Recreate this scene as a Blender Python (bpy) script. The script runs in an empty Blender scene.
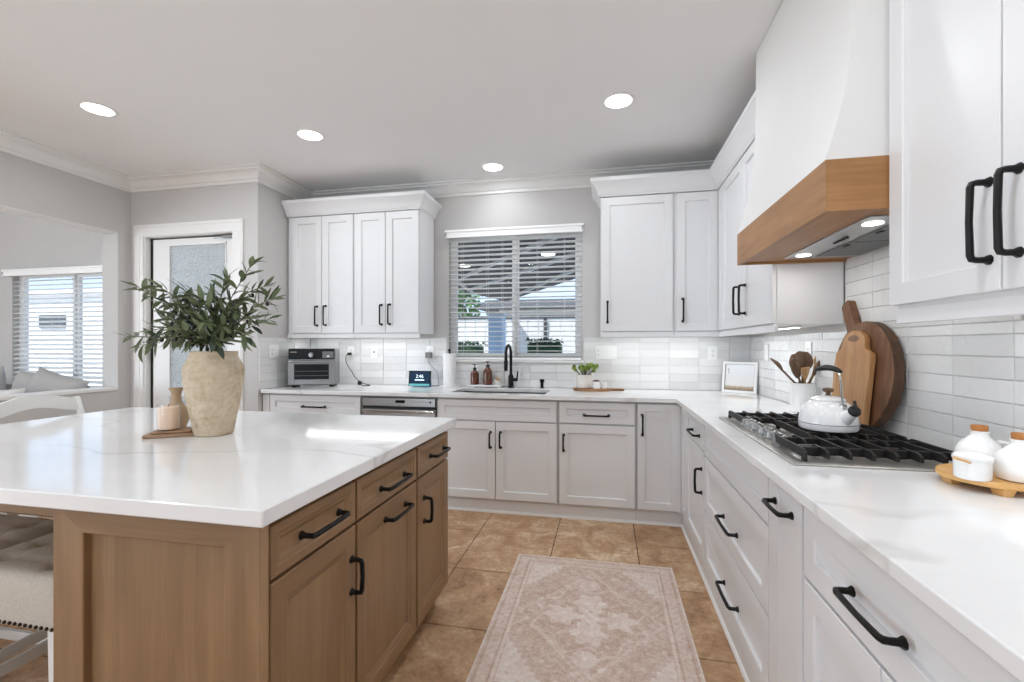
import bpy, bmesh, math, random
from mathutils import Vector, Matrix
random.seed(7)
SC = bpy.context.scene
COL = SC.collection
PI = math.pi

# ------------------------------------------------------------------ camera
cam_d = bpy.data.cameras.new('camera')
cam_d.sensor_width = 36.0
cam_d.lens = 456.0 / 1024.0 * 36.0
cam_d.shift_y = 5.0 / 1024.0
cam_d.clip_start = 0.02
cam = bpy.data.objects.new('camera', cam_d)
cam.location = (0, 0, 1.28)
cam.rotation_euler = (PI / 2, 0, 0.2035)
COL.objects.link(cam)
SC.camera = cam

# ------------------------------------------------------------------ view
SC.view_settings.view_transform = 'Standard'
SC.view_settings.look = 'None'
SC.view_settings.gamma = 1.0
SC.view_settings.use_curve_mapping = False
SC.view_settings.exposure = 0.28
try:
    SC.cycles.use_denoising = True
    SC.cycles.max_bounces = 10
    SC.cycles.diffuse_bounces = 6
    SC.cycles.transparent_max_bounces = 16
    SC.cycles.caustics_reflective = False
    SC.cycles.caustics_refractive = False
    SC.cycles.sample_clamp_indirect = 6.0
except Exception:
    pass

# ------------------------------------------------------------------ sky, sun, added fill lamps
world = bpy.data.worlds.new('sky'); SC.world = world
world.use_nodes = True
nt = world.node_tree; nt.nodes.clear()
wo = nt.nodes.new('ShaderNodeOutputWorld'); bg = nt.nodes.new('ShaderNodeBackground')
tc = nt.nodes.new('ShaderNodeTexCoord'); sp = nt.nodes.new('ShaderNodeSeparateXYZ'); rp = nt.nodes.new('ShaderNodeValToRGB')
nt.links.new(tc.outputs['Generated'], sp.inputs[0]); nt.links.new(sp.outputs['Z'], rp.inputs[0])
rp.color_ramp.elements[0].position = 0.0; rp.color_ramp.elements[0].color = (0.60, 0.77, 1.0, 1)
rp.color_ramp.elements[1].position = 0.45; rp.color_ramp.elements[1].color = (0.46, 0.66, 0.95, 1)
nt.links.new(rp.outputs[0], bg.inputs[0]); nt.links.new(bg.outputs[0], wo.inputs[0])
bg.inputs[1].default_value = 1.3

def light(kind, name, loc, rot, energy, color=(1, 1, 1), **kw):
    d = bpy.data.lights.new(name, kind); d.energy = energy; d.color = color
    for k, v in kw.items(): setattr(d, k, v)
    o = bpy.data.objects.new(name, d); o.location = loc; o.rotation_euler = rot
    COL.objects.link(o); return o

light('SUN', 'sun', (0, -5, 12), (math.radians(36), 0, math.radians(-24)), 4.6, (1.0, 0.97, 0.93), angle=0.01)
# added area lights, standing in for daylight through unseen openings behind and left
light('AREA', 'daylight_patio_doors', (-2.8, -3.05, 1.10), (PI / 2, 0, 0), 4, (0.81, 0.905, 1.0), shape='RECTANGLE', size=2.3, size_y=2.0)  # added weak fill from behind the camera
light('AREA', 'patio_bounce', (-2.8, -3.0, .75), (PI / 2 + 1.05, 0, 0), 55, (0.81, 0.905, 1.0), shape='RECTANGLE', size=2.3, size_y=1.3)  # added lamp aimed up to brighten the ceiling
light('AREA', 'daylight_living_room', (-7.25, -1.0, 1.4), (PI / 2 + .24, 0, -PI / 2 - .08), 130, (0.81, 0.905, 1.0), shape='RECTANGLE', size=3.4, size_y=2.0)  # added main fill from the living room side

# ------------------------------------------------------------------ helpers
def lin(c):
    c = c / 255.0
    return c / 12.92 if c <= 0.04045 else ((c + 0.055) / 1.055) ** 2.4
def rgb(r, g, b): return (lin(r), lin(g), lin(b), 1.0)

class MB:
    def __init__(self): self.v = []; self.f = []; self.m = []; self.c = []; self.mi = 0; self.tone = 0.5; self.T = None
    def add(self, vs, fs, mi=None):
        o = len(self.v)
        if self.T is not None: vs = [tuple(self.T @ Vector(p)) for p in vs]
        self.v += [tuple(p) for p in vs]
        for f in fs:
            self.f.append(tuple(i + o for i in f)); self.m.append(self.mi if mi is None else mi); self.c.append(self.tone)
        return o
    def box(self, x0, x1, y0, y1, z0, z1, b=0.0, mi=None):
        if x0 > x1: x0, x1 = x1, x0
        if y0 > y1: y0, y1 = y1, y0
        if z0 > z1: z0, z1 = z1, z0
        if b <= 0:
            vs = [(x, y, z) for x in (x0, x1) for y in (y0, y1) for z in (z0, z1)]
            self.add(vs, [(0, 1, 3, 2), (4, 6, 7, 5), (0, 4, 5, 1), (2, 3, 7, 6), (0, 2, 6, 4), (1, 5, 7, 3)], mi); return self
        b = min(b, (x1 - x0) * .45, (y1 - y0) * .45, (z1 - z0) * .45)
        X, Y, Z = (x0, x1), (y0, y1), (z0, z1); vs = []; ix = {}
        for i in (0, 1):
            for j in (0, 1):
                for k in (0, 1):
                    for a in range(3):
                        p = [X[i] + (b if i == 0 else -b), Y[j] + (b if j == 0 else -b), Z[k] + (b if k == 0 else -b)]
                        p[a] = (X[i], Y[j], Z[k])[a]
                        ix[(i, j, k, a)] = len(vs); vs.append(tuple(p))
        fs = []
        for a in range(3):
            for s in (0, 1):
                o = [n for n in range(3) if n != a]; q = []
                for (p, r) in ((0, 0), (1, 0), (1, 1), (0, 1)):
                    t = [0, 0, 0]; t[a] = s; t[o[0]] = p; t[o[1]] = r; q.append(ix[(t[0], t[1], t[2], a)])
                fs.append(tuple(q))
        for a in range(3):
            o = [n for n in range(3) if n != a]
            for p in (0, 1):
                for r in (0, 1):
                    t0 = [0, 0, 0]; t0[o[0]] = p; t0[o[1]] = r; t1 = list(t0); t1[a] = 1
                    fs.append((ix[(*t0, o[0])], ix[(*t1, o[0])], ix[(*t1, o[1])], ix[(*t0, o[1])]))
        for i in (0, 1):
            for j in (0, 1):
                for k in (0, 1): fs.append((ix[(i, j, k, 0)], ix[(i, j, k, 1)], ix[(i, j, k, 2)]))
        self.add(vs, fs, mi); return self
    def rings(self, loops, cap0=True, cap1=True, closed=True, mi=None):
        n = len(loops[0]); vs = [p for l in loops for p in l]; fs = []
        for i in range(len(loops) - 1):
            for j in range(n if closed else n - 1):
                k = (j + 1) % n
                fs.append((i * n + j, i * n + k, (i + 1) * n + k, (i + 1) * n + j))
        if cap0: fs.append(tuple(range(n - 1, -1, -1)))
        if cap1: fs.append(tuple((len(loops) - 1) * n + j for j in range(n)))
        self.add(vs, fs, mi); return self
    def lathe(self, prof, c=(0, 0, 0), seg=32, sx=1.0, sy=1.0, cap0=True, cap1=True, mi=None):
        loops = []
        for r, z in prof:
            r = max(r, 1e-4)
            loops.append([(c[0] + sx * r * math.cos(2 * PI * j / seg), c[1] + sy * r * math.sin(2 * PI * j / seg), c[2] + z) for j in range(seg)])
        return self.rings(loops, cap0, cap1, mi=mi)
    def tube(self, pts, r, seg=10, cap=True, mi=None, flat=1.0, up=None, ph=0.0):
        P = [Vector(p) for p in pts]; n = len(P)
        R = list(r) if isinstance(r, (list, tuple)) else [r] * n
        t = [(P[min(i + 1, n - 1)] - P[max(i - 1, 0)]).normalized() for i in range(n)]
        if up is None:
            up = Vector((0, 0, 1)) if abs(t[0].z) < 0.9 else Vector((1, 0, 0))
        nrm = (Vector(up) - t[0] * t[0].dot(Vector(up))).normalized(); loops = []
        for i in range(n):
            nrm = (nrm - t[i] * t[i].dot(nrm)).normalized(); bn = t[i].cross(nrm)
            loops.append([tuple(P[i] + R[i] * (math.cos(2 * PI * j / seg + ph) * nrm * flat + math.sin(2 * PI * j / seg + ph) * bn)) for j in range(seg)])
        return self.rings(loops, cap, cap, mi=mi)
    def prism(self, poly, F, d0, d1, b=0.0, mi=None):
        """poly in (u,v) extruded from d0 to d1; F(u,v,d) -> point; b chamfers the d1 rim"""
        cx = sum(p[0] for p in poly) / len(poly); cy = sum(p[1] for p in poly) / len(poly)
        def ins(b):
            n = len(poly); out = []
            for i in range(n):
                p0, p1, p2 = poly[i - 1], poly[i], poly[(i + 1) % n]
                e1 = Vector((p1[0] - p0[0], p1[1] - p0[1])).normalized(); e2 = Vector((p2[0] - p1[0], p2[1] - p1[1])).normalized()
                n1 = Vector((-e1.y, e1.x)); n2 = Vector((-e2.y, e2.x)); m = (n1 + n2)
                m = m / max(m.length_squared / 2, .3)
                if area < 0: m = -m
                out.append((p1[0] + m.x * b, p1[1] + m.y * b))
            return out
        area = sum(poly[i - 1][0] * poly[i][1] - poly[i][0] * poly[i - 1][1] for i in range(len(poly)))
        if b > 0:
            s = 1 if d1 > d0 else -1
            L = [[F(u, v, d0) for u, v in ins(b)], [F(u, v, d0 + s * b) for u, v in poly], [F(u, v, d1 - s * b) for u, v in poly], [F(u, v, d1) for u, v in ins(b)]]
        else:
            L = [[F(u, v, d0) for u, v in poly], [F(u, v, d1) for u, v in poly]]
        return self.rings(L, mi=mi)
    def sweep(self, path, prof, mi=None):
        """closed profile (d,z) along a horizontal path; d is to the right of travel"""
        n = len(path); loops = []
        for i in range(n):
            p = Vector(path[i])
            a = (Vector(path[i]) - Vector(path[i - 1])).normalized() if i > 0 else None
            b = (Vector(path[i + 1]) - Vector(path[i])).normalized() if i < n - 1 else None
            if a is None: a = b
            if b is None: b = a
            na = Vector((a.y, -a.x)); nb = Vector((b.y, -b.x)); m = na + nb; m = m * (2 / m.length_squared)
            loops.append([(p.x + m.x * d, p.y + m.y * d, z) for d, z in prof])
        return self.rings(loops, mi=mi)
    def blob(self, c, rx, ry, rz, seg=20, rn=12, pw=1.0, mi=None):
        loops = []
        for i in range(1, rn):
            th = PI * i / rn; s = math.sin(th); z = -math.cos(th)
            lp = []
            for j in range(seg):
                a = 2 * PI * j / seg; ca, sa = math.cos(a), math.sin(a)
                f = lambda v: math.copysign(abs(v) ** pw, v)
                lp.append((c[0] + rx * s ** pw * f(ca), c[1] + ry * s ** pw * f(sa), c[2] + rz * f(z)))
            loops.append(lp)
        return self.rings(loops, mi=mi)

def build(name, mb, mats, parent=None, smooth=35, bevel=None, loc=None):
    me = bpy.data.meshes.new(name)
    off = Vector((0, 0, 0))
    if parent is not None:
        r = parent
        while r.parent: r = r.parent
        off = r.location.copy()
    elif loc is not None: off = Vector(loc)
    me.from_pydata([tuple(Vector(p) - off) for p in mb.v], [], mb.f)
    if not isinstance(mats, (list, tuple)): mats = [mats]
    for m in mats: me.materials.append(m)
    me.polygons.foreach_set('material_index', [min(i, len(mats) - 1) for i in mb.m])
    if len(set(mb.c)) > 1:
        at = me.attributes.new('tone', 'FLOAT', 'FACE'); at.data.foreach_set('value', mb.c)
    bm = bmesh.new(); bm.from_mesh(me)
    bmesh.ops.remove_doubles(bm, verts=bm.verts, dist=1e-6)
    bmesh.ops.recalc_face_normals(bm, faces=bm.faces)
    if bevel:
        es = [e for e in bm.edges if len(e.link_faces) == 2 and e.calc_face_angle(0) > 0.8]
        bmesh.ops.bevel(bm, geom=es, offset=bevel, segments=2, profile=0.5, affect='EDGES')
    bm.to_mesh(me); bm.free()
    if smooth:
        me.polygons.foreach_set('use_smooth', [True] * len(me.polygons))
        me.set_sharp_from_angle(angle=math.radians(smooth))
    me.update()
    o = bpy.data.objects.new(name, me); COL.objects.link(o)
    if parent is not None: o.parent = parent
    else: o.location = off
    return o

def tag(o, label, cat, group=None, kind=None):
    o['label'] = label; o['category'] = cat
    if group: o['group'] = group
    if kind: o['kind'] = kind
    return o
def thing(name, loc, label, cat, group=None):
    o = bpy.data.objects.new(name, None); o.empty_display_size = 0.05; o.location = loc; COL.objects.link(o)
    return tag(o, label, cat, group)
def solo(name, mb, mats, loc, label, cat, group=None, kind=None, **kw):
    return tag(build(name, mb, mats, loc=loc, **kw), label, cat, group, kind)
def struct(name, mb, mats, label=None, **kw):
    o = build(name, mb, mats, **kw); o['kind'] = 'structure'
    if label: o['label'] = label
    o['category'] = name.split('_')[0]
    return o
def dup(root, loc, label, group=None, rz=None):
    r = root.copy(); COL.objects.link(r); r.location = loc; r['label'] = label
    if rz is not None: r.rotation_euler = (0, 0, rz)
    if group: r['group'] = group
    for ch in list(root.children):
        c = ch.copy(); COL.objects.link(c); c.parent = r
        for g in list(ch.children):
            d = g.copy(); COL.objects.link(d); d.parent = c
    return r
def text(body, size, loc, rot, mat, parent, name='lettering', ext=0.0004, align='CENTER'):
    cu = bpy.data.curves.new(name, 'FONT'); cu.body = body; cu.size = size; cu.extrude = ext; cu.align_x = align; cu.align_y = 'CENTER'
    cu.materials.append(mat)
    tmp = bpy.data.objects.new(name, cu); COL.objects.link(tmp); bpy.context.view_layer.update()
    me = bpy.data.meshes.new_from_object(tmp.evaluated_get(bpy.context.evaluated_depsgraph_get())); bpy.data.objects.remove(tmp); me.name = name
    o = bpy.data.objects.new(name, me); COL.objects.link(o)
    r = parent
    while r.parent: r = r.parent
    o.parent = parent; o.location = Vector(loc) - r.location; o.rotation_euler = rot
    return o

# ------------------------------------------------------------------ materials
class N:
    def __init__(s, m): s.nt = m.node_tree; s.b = s.nt.nodes['Principled BSDF']
    def n(s, t, **kw):
        x = s.nt.nodes.new(t)
        for k, v in kw.items():
            if k.startswith('i_'): x.inputs[k[2:].replace('_', ' ')].default_value = v
            else: setattr(x, k, v)
        return x
    def l(s, a, b): s.nt.links.new(a, b)
    def ramp(s, fac, stops):
        r = s.n('ShaderNodeValToRGB'); e = r.color_ramp.elements
        e[0].position, e[0].color = stops[0]; e[1].position, e[1].color = stops[-1]
        for p, c in stops[1:-1]:
            q = e.new(p); q.color = c
        s.l(fac, r.inputs[0]); return r.outputs[0]
    def coords(s, scale=(1, 1, 1), out='Object'):
        t = s.n('ShaderNodeTexCoord'); m = s.n('ShaderNodeMapping'); m.inputs['Scale'].default_value = scale
        s.l(t.outputs[out], m.inputs[0]); return m.outputs[0]
    def noise(s, vec, scale, detail=4, rough=.55, dist=0.0):
        x = s.n('ShaderNodeTexNoise'); x.inputs['Scale'].default_value = scale; x.inputs['Detail'].default_value = detail
        x.inputs['Roughness'].default_value = rough; x.inputs['Distortion'].default_value = dist
        s.l(vec, x.inputs['Vector']); return x.outputs['Fac']
    def bump(s, h, strength=.2, dist=.01):
        b = s.n('ShaderNodeBump'); b.inputs['Strength'].default_value = strength; b.inputs['Distance'].default_value = dist
        s.l(h, b.inputs['Height']); s.l(b.outputs[0], s.b.inputs['Normal'])
    def math(s, op, a, b=None, clamp=False):
        m = s.n('ShaderNodeMath', operation=op, use_clamp=clamp)
        for i, v in enumerate((a, b)):
            if v is None: continue
            if isinstance(v, (int, float)): m.inputs[i].default_value = v
            else: s.l(v, m.inputs[i])
        return m.outputs[0]
    def mix(s, fac, a, b):
        m = s.n('ShaderNodeMix', data_type='RGBA')
        for i, v in ((0, fac), (6, a), (7, b)):
            if isinstance(v, (int, float)): m.inputs[i].default_value = v
            elif isinstance(v, tuple): m.inputs[i].default_value = v
            else: s.l(v, m.inputs[i])
        return m.outputs[2]

def mat(name, col, rough=.5, metal=0.0, spec=.5, coat=0.0, noise=None, bump=None, emit=None):
    """noise=(scale, amount) mottles the colour; bump=(scale,strength,distance)"""
    m = bpy.data.materials.new(name); m.use_nodes = True; k = N(m); b = k.b
    b.inputs['Base Color'].default_value = col; b.inputs['Roughness'].default_value = rough; b.inputs['Metallic'].default_value = metal
    b.inputs['Specular IOR Level'].default_value = spec; b.inputs['Coat Weight'].default_value = coat
    if noise:
        f = k.noise(k.coords(), noise[0]); a = noise[1]
        lo = tuple(c * (1 - a) for c in col[:3]) + (1,); hi = tuple(min(1, c * (1 + a)) for c in col[:3]) + (1,)
        k.l(k.ramp(f, [(.3, lo), (.7, hi)]), b.inputs['Base Color'])
    if bump: k.bump(k.noise(k.coords(), bump[0]), bump[1], bump[2])
    if emit:
        b.inputs['Emission Color'].default_value = emit[0]; b.inputs['Emission Strength'].default_value = emit[1]
    return m

def wood(name, dark, mid, light_, axis='z', rough=.45, scale=1.0, fine=1.0):
    m = bpy.data.materials.new(name); m.use_nodes = True; k = N(m)
    s = [14.0 * scale] * 3; s['xyz'.index(axis)] = 1.1 * scale
    v = k.coords(tuple(s)); f = k.noise(v, 1.6, 6, .6, .6)
    s2 = [90.0 * scale] * 3; s2['xyz'.index(axis)] = 3.0 * scale
    g = k.noise(k.coords(tuple(s2)), 1.5, 3, .6)
    blot = k.noise(k.coords((3, 3, 3)), 1.4, 3, .5)
    t = k.math('ADD', k.math('MULTIPLY', f, .62), k.math('ADD', k.math('MULTIPLY', g, .16 * fine), k.math('MULTIPLY', blot, .24)))
    c = k.ramp(t, [(.34, dark), (.52, mid), (.70, light_)])
    k.l(c, k.b.inputs['Base Color']); k.b.inputs['Roughness'].default_value = rough
    k.bump(g, .05, .002)
    return m

M = {}
M['wall'] = mat('wall_paint', rgb(198, 196, 194), .75, noise=(3.0, .012), bump=(160, .05, .002))
M['wall_taupe'] = mat('taupe_wall_paint', rgb(128, 122, 116), .75, noise=(3.0, .012), bump=(160, .05, .002))  # unseen rear wall darkened to cut light bounced onto camera-facing faces
M['ceiling'] = mat('ceiling_paint', rgb(238, 238, 238), .85, noise=(2.0, .01), bump=(90, .08, .002))
M['trim'] = mat('trim_paint', rgb(232, 231, 229), .4, noise=(5, .008))
M['cab'] = mat('cabinet_paint_white', rgb(226, 226, 227), .38, noise=(4, .006))
M['cab_gap'] = mat('cabinet_frame_paint', rgb(205, 205, 205), .45, noise=(4, .01))
M['hood_white'] = mat('hood_plaster', rgb(228, 227, 225), .6, noise=(3, .008))
M['black'] = mat('matte_black_metal', rgb(26, 25, 25), .42, .6, noise=(30, .1))
M['iron'] = mat('cast_iron', rgb(34, 32, 31), .55, .3, noise=(60, .15), bump=(180, .12, .001))
M['steel'] = mat('brushed_steel', rgb(176, 176, 176), .28, 1.0, noise=(40, .05))
M['steel_lt'] = mat('polished_steel', rgb(205, 205, 204), .16, 1.0, noise=(20, .03))
M['knob_steel'] = mat('satin_steel_knob', rgb(158, 157, 155), .30, 1.0, noise=(30, .04))
M['oven_steel'] = mat('oven_steel', rgb(150, 150, 150), .42, .85, noise=(30, .03))
M['panel_black'] = mat('black_panel', rgb(20, 20, 21), .38, spec=.25, noise=(12, .06))
M['tray_steel'] = mat('cooktop_steel', rgb(192, 189, 184), .34, .75, noise=(30, .03))
M['steel_dk'] = mat('dark_steel', rgb(120, 120, 120), .35, 1.0, noise=(40, .05))
M['ceramic'] = mat('white_ceramic', rgb(236, 236, 235), .22, noise=(6, .01))
M['enamel'] = mat('white_enamel', rgb(238, 238, 238), .10, coat=.5, noise=(8, .006))
M['stone_cream'] = mat('cream_stone', rgb(228, 224, 216), .5, noise=(30, .04))
M['plastic'] = mat('white_plastic', rgb(236, 236, 234), .35, noise=(8, .006))
M['plastic_grey'] = mat('grey_plastic', rgb(120, 119, 117), .4, noise=(8, .02))
M['rubber'] = mat('black_rubber', rgb(24, 24, 24), .6, noise=(20, .1))
M['paper'] = mat('paper_towel', rgb(240, 240, 240), .9, noise=(60, .015), bump=(220, .25, .002))
M['amber'] = mat('amber_glass', rgb(92, 42, 14), .12, coat=.4, noise=(12, .15))
M['label_ink'] = mat('label_ink', rgb(220, 214, 205), .6, noise=(20, .02))
M['darkglass'] = mat('dark_glass', rgb(16, 16, 17), .08, noise=(5, .05))
M['fabric_grey'] = mat('grey_cushion_fabric', rgb(176, 174, 172), .95, noise=(120, .08), bump=(260, .3, .002))
M['fabric_white'] = mat('white_cushion_fabric', rgb(214, 212, 209), .95, noise=(120, .05), bump=(260, .3, .002))
M['linen'] = mat('oatmeal_linen', rgb(186, 176, 164), .95, noise=(150, .10), bump=(300, .35, .002))
M['stool_white'] = mat('stool_white_paint', rgb(226, 225, 222), .45, noise=(6, .012))
M['nail'] = mat('bronze_nailhead', rgb(58, 46, 34), .35, .9, noise=(20, .1))
M['soil'] = mat('potting_soil', rgb(58, 44, 34), .95, noise=(80, .3), bump=(120, .6, .01))
M['olive'] = mat('dark_olive_fruit', rgb(44, 30, 34), .3, noise=(30, .2))
M['stem'] = mat('olive_stem', rgb(98, 96, 66), .7, noise=(30, .15))
M['candle'] = mat('peach_candle_wax', rgb(238, 210, 186), .55, noise=(8, .02))
M['bottle_clay'] = mat('tan_bottle_clay', rgb(176, 152, 122), .7, noise=(18, .08), bump=(90, .2, .003))
M['cork'] = mat('cork', rgb(176, 116, 62), .8, noise=(60, .2), bump=(140, .4, .002))
M['lamp'] = mat('lamp_lens', (1, 1, 1, 1), .5, emit=((1, .99, .97, 1), 4.0), noise=(3, .001))
M['led'] = mat('led_strip', (1, 1, 1, 1), .5, emit=((1, .97, .93, 1), 3.5), noise=(3, .001))
M['grout'] = mat('tile_grout', rgb(212, 211, 209), .9, noise=(40, .03))
M['floor_grout'] = mat('floor_grout', rgb(112, 88, 66), .95, noise=(40, .08))
M['shutter_white'] = mat('blind_slat_white', rgb(250, 250, 249), .5, noise=(6, .004))
def slatmat():
    m = mat('blind_slat_white', rgb(250, 250, 249), .5, noise=(6, .004)); k = N(m)
    tr = k.n('ShaderNodeBsdfTranslucent'); tr.inputs[0].default_value = rgb(250, 250, 248); mx = k.n('ShaderNodeMixShader'); mx.inputs[0].default_value = .35
    k.l(k.b.outputs[0], mx.inputs[1]); k.l(tr.outputs[0], mx.inputs[2]); k.l(mx.outputs[0], k.nt.nodes['Material Output'].inputs[0]); return m
M['slat'] = slatmat()
M['vinyl'] = mat('window_vinyl', rgb(236, 236, 236), .4, noise=(6, .006))
M['ext_white'] = mat('fence_white', rgb(206, 206, 206), .7, noise=(4, .03))
M['ext_house'] = mat('house_white', rgb(238, 238, 238), .8, noise=(4, .02))
M['ext_dark'] = mat('patio_cover_dark', rgb(58, 60, 64), .7, noise=(4, .08))
M['ext_rafter'] = mat('pale_rafter_paint', rgb(196, 200, 204), .7, noise=(4, .03))
M['ext_blue'] = mat('blue_grey_paint', rgb(158, 186, 216), .7, noise=(4, .03))
M['ext_roof'] = mat('roof_shingle_grey', rgb(84, 86, 90), .85, noise=(14, .2))
M['ext_stucco'] = mat('pale_stucco', rgb(226, 222, 214), .9, noise=(14, .05))
M['hedge'] = mat('hedge_leaves', rgb(44, 74, 46), .8, noise=(14, .4), bump=(30, .8, .03))
M['tree'] = mat('tree_leaves', rgb(112, 150, 96), .8, noise=(10, .3), bump=(20, .8, .05))
M['bark'] = mat('tree_bark', rgb(96, 78, 62), .9, noise=(20, .2))
M['concrete'] = mat('patio_concrete', rgb(196, 192, 186), .9, noise=(8, .05))
M['sofa'] = mat('sofa_fabric', rgb(150, 148, 146), .95, noise=(100, .06), bump=(240, .3, .002))
M['oak_board'] = wood('acacia_board', rgb(96, 62, 34), rgb(142, 98, 58), rgb(180, 132, 84), 'x', .5, 1.6)

M['isl_z'] = wood('maple_stain_upright', rgb(122, 92, 62), rgb(138, 107, 75), rgb(152, 121, 88), 'z', .42)
M['isl_y'] = wood('maple_stain_along', rgb(122, 92, 62), rgb(138, 107, 75), rgb(152, 121, 88), 'y', .42)
M['isl_x'] = wood('maple_stain_across', rgb(116, 88, 59), rgb(132, 102, 71), rgb(147, 117, 84), 'x', .42)
M['hood_wood'] = wood('hood_band_wood', rgb(140, 98, 58), rgb(164, 119, 74), rgb(180, 136, 90), 'y', .45)
M['hood_wood_x'] = wood('hood_band_wood_end', rgb(140, 98, 58), rgb(164, 119, 74), rgb(180, 136, 90), 'x', .45)
M['board_light'] = wood('light_acacia', rgb(160, 112, 66), rgb(190, 142, 92), rgb(206, 164, 116), 'z', .5, 1.3)
M['board_dark'] = wood('dark_acacia', rgb(84, 54, 34), rgb(122, 84, 56), rgb(152, 110, 76), 'z', .5, 1.3)
M['board_edge'] = wood('dark_acacia_edge', rgb(60, 40, 26), rgb(84, 58, 38), rgb(106, 76, 52), 'z', .55, 1.3)
M['bamboo'] = wood('bamboo_tray', rgb(190, 140, 80), rgb(212, 164, 100), rgb(226, 184, 124), 'y', .5, 1.2)
M['spoon'] = wood('spoon_wood', rgb(72, 52, 36), rgb(104, 78, 56), rgb(130, 100, 74), 'z', .6, 3.0)
M['spoon_light'] = wood('pale_spoon_wood', rgb(164, 124, 80), rgb(190, 150, 104), rgb(206, 170, 126), 'z', .6, 3.0)
M['coaster'] = wood('coaster_wood', rgb(108, 80, 58), rgb(150, 118, 90), rgb(180, 148, 118), 'x', .55, 2.0)

def quartz():
    m = bpy.data.materials.new('white_quartz'); m.use_nodes = True; k = N(m)
    co = k.coords((1, 1, 1)); wn = k.n('ShaderNodeTexNoise'); wn.inputs['Scale'].default_value = 1.1; wn.inputs['Detail'].default_value = 5
    k.l(co, wn.inputs['Vector'])
    mp = k.n('ShaderNodeMapping'); mp.inputs['Rotation'].default_value = (0, 0, .5); mp.inputs['Scale'].default_value = (.55, 1.5, 1); k.l(co, mp.inputs[0])
    vm = k.n('ShaderNodeVectorMath', operation='MULTIPLY_ADD'); k.l(wn.outputs['Color'], vm.inputs[0]); vm.inputs[1].default_value = (.55, .55, .55); k.l(mp.outputs[0], vm.inputs[2])
    f = k.noise(vm.outputs[0], 1.25, 2, .5)
    vein = k.math('SUBTRACT', 1.0, k.math('MULTIPLY', k.math('ABSOLUTE', k.math('SUBTRACT', f, .5)), 70.0), True)
    fade = k.noise(co, 1.7, 2)
    vein = k.math('MULTIPLY', vein, k.ramp(fade, [(.42, (0, 0, 0, 1)), (.62, (1, 1, 1, 1))]))
    cl = k.noise(vm.outputs[0], 2.2, 4)
    base = k.ramp(cl, [(.3, rgb(226, 226, 226)), (.7, rgb(236, 236, 236))])
    k.l(k.mix(k.math('MULTIPLY', vein, .42), base, rgb(176, 172, 168)), k.b.inputs['Base Color'])
    k.b.inputs['Roughness'].default_value = .09; k.b.inputs['Specular IOR Level'].default_value = .5
    return m
M['quartz'] = quartz()

def zellige():
    m = bpy.data.materials.new('glazed_white_tile'); m.use_nodes = True; k = N(m)
    a = k.n('ShaderNodeAttribute', attribute_name='tone')
    f = k.noise(k.coords((1, 1, 1)), 14, 3)
    t = k.math('ADD', k.math('MULTIPLY', a.outputs['Fac'], .8), k.math('MULTIPLY', f, .2))
    k.l(k.ramp(t, [(.1, rgb(216, 216, 215)), (.5, rgb(226, 226, 225)), (.9, rgb(234, 234, 233))]), k.b.inputs['Base Color'])
    k.b.inputs['Roughness'].default_value = .12
    h = k.noise(k.coords((1, 1, 1)), 26, 3, .5, .4)
    k.bump(h, .30, .014)
    return m
M['tile'] = zellige()

def travertine():
    m = bpy.data.materials.new('travertine_tile'); m.use_nodes = True; k = N(m)
    a = k.n('ShaderNodeAttribute', attribute_name='tone'); co = k.coords()
    f = k.noise(co, 5.5, 8, .62, .8); g = k.noise(co, 34, 8, .72, .5); h = k.noise(co, 2.2, 2)
    t = k.math('ADD', k.math('MULTIPLY', f, .5), k.math('ADD', k.math('MULTIPLY', g, .36), k.math('ADD', k.math('MULTIPLY', h, .16), k.math('MULTIPLY', a.outputs['Fac'], .06))))
    c = k.ramp(t, [(.40, rgb(140, 104, 73)), (.50, rgb(176, 138, 103)), (.57, rgb(192, 157, 122)), (.67, rgb(226, 204, 176))])
    k.l(c, k.b.inputs['Base Color']); k.b.inputs['Roughness'].default_value = .5
    k.bump(g, .12, .004)
    return m
M['travertine'] = travertine()

def glass_pane():
    m = bpy.data.materials.new('clear_glass'); m.use_nodes = True; nt = m.node_tree; nt.nodes.clear()
    o = nt.nodes.new('ShaderNodeOutputMaterial'); mx = nt.nodes.new('ShaderNodeMixShader'); lw = nt.nodes.new('ShaderNodeLayerWeight'); lw.inputs[0].default_value = .12; fr = nt.nodes.new('ShaderNodeMath'); fr.operation = 'MULTIPLY'; fr.inputs[1].default_value = .55; nt.links.new(lw.outputs['Facing'], fr.inputs[0])
    t = nt.nodes.new('ShaderNodeBsdfTransparent'); g = nt.nodes.new('ShaderNodeBsdfGlossy'); g.inputs['Roughness'].default_value = .02
    nt.links.new(fr.outputs[0], mx.inputs[0]); nt.links.new(t.outputs[0], mx.inputs[1]); nt.links.new(g.outputs[0], mx.inputs[2]); nt.links.new(mx.outputs[0], o.inputs[0])
    return m
M['glass'] = glass_pane()
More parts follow.
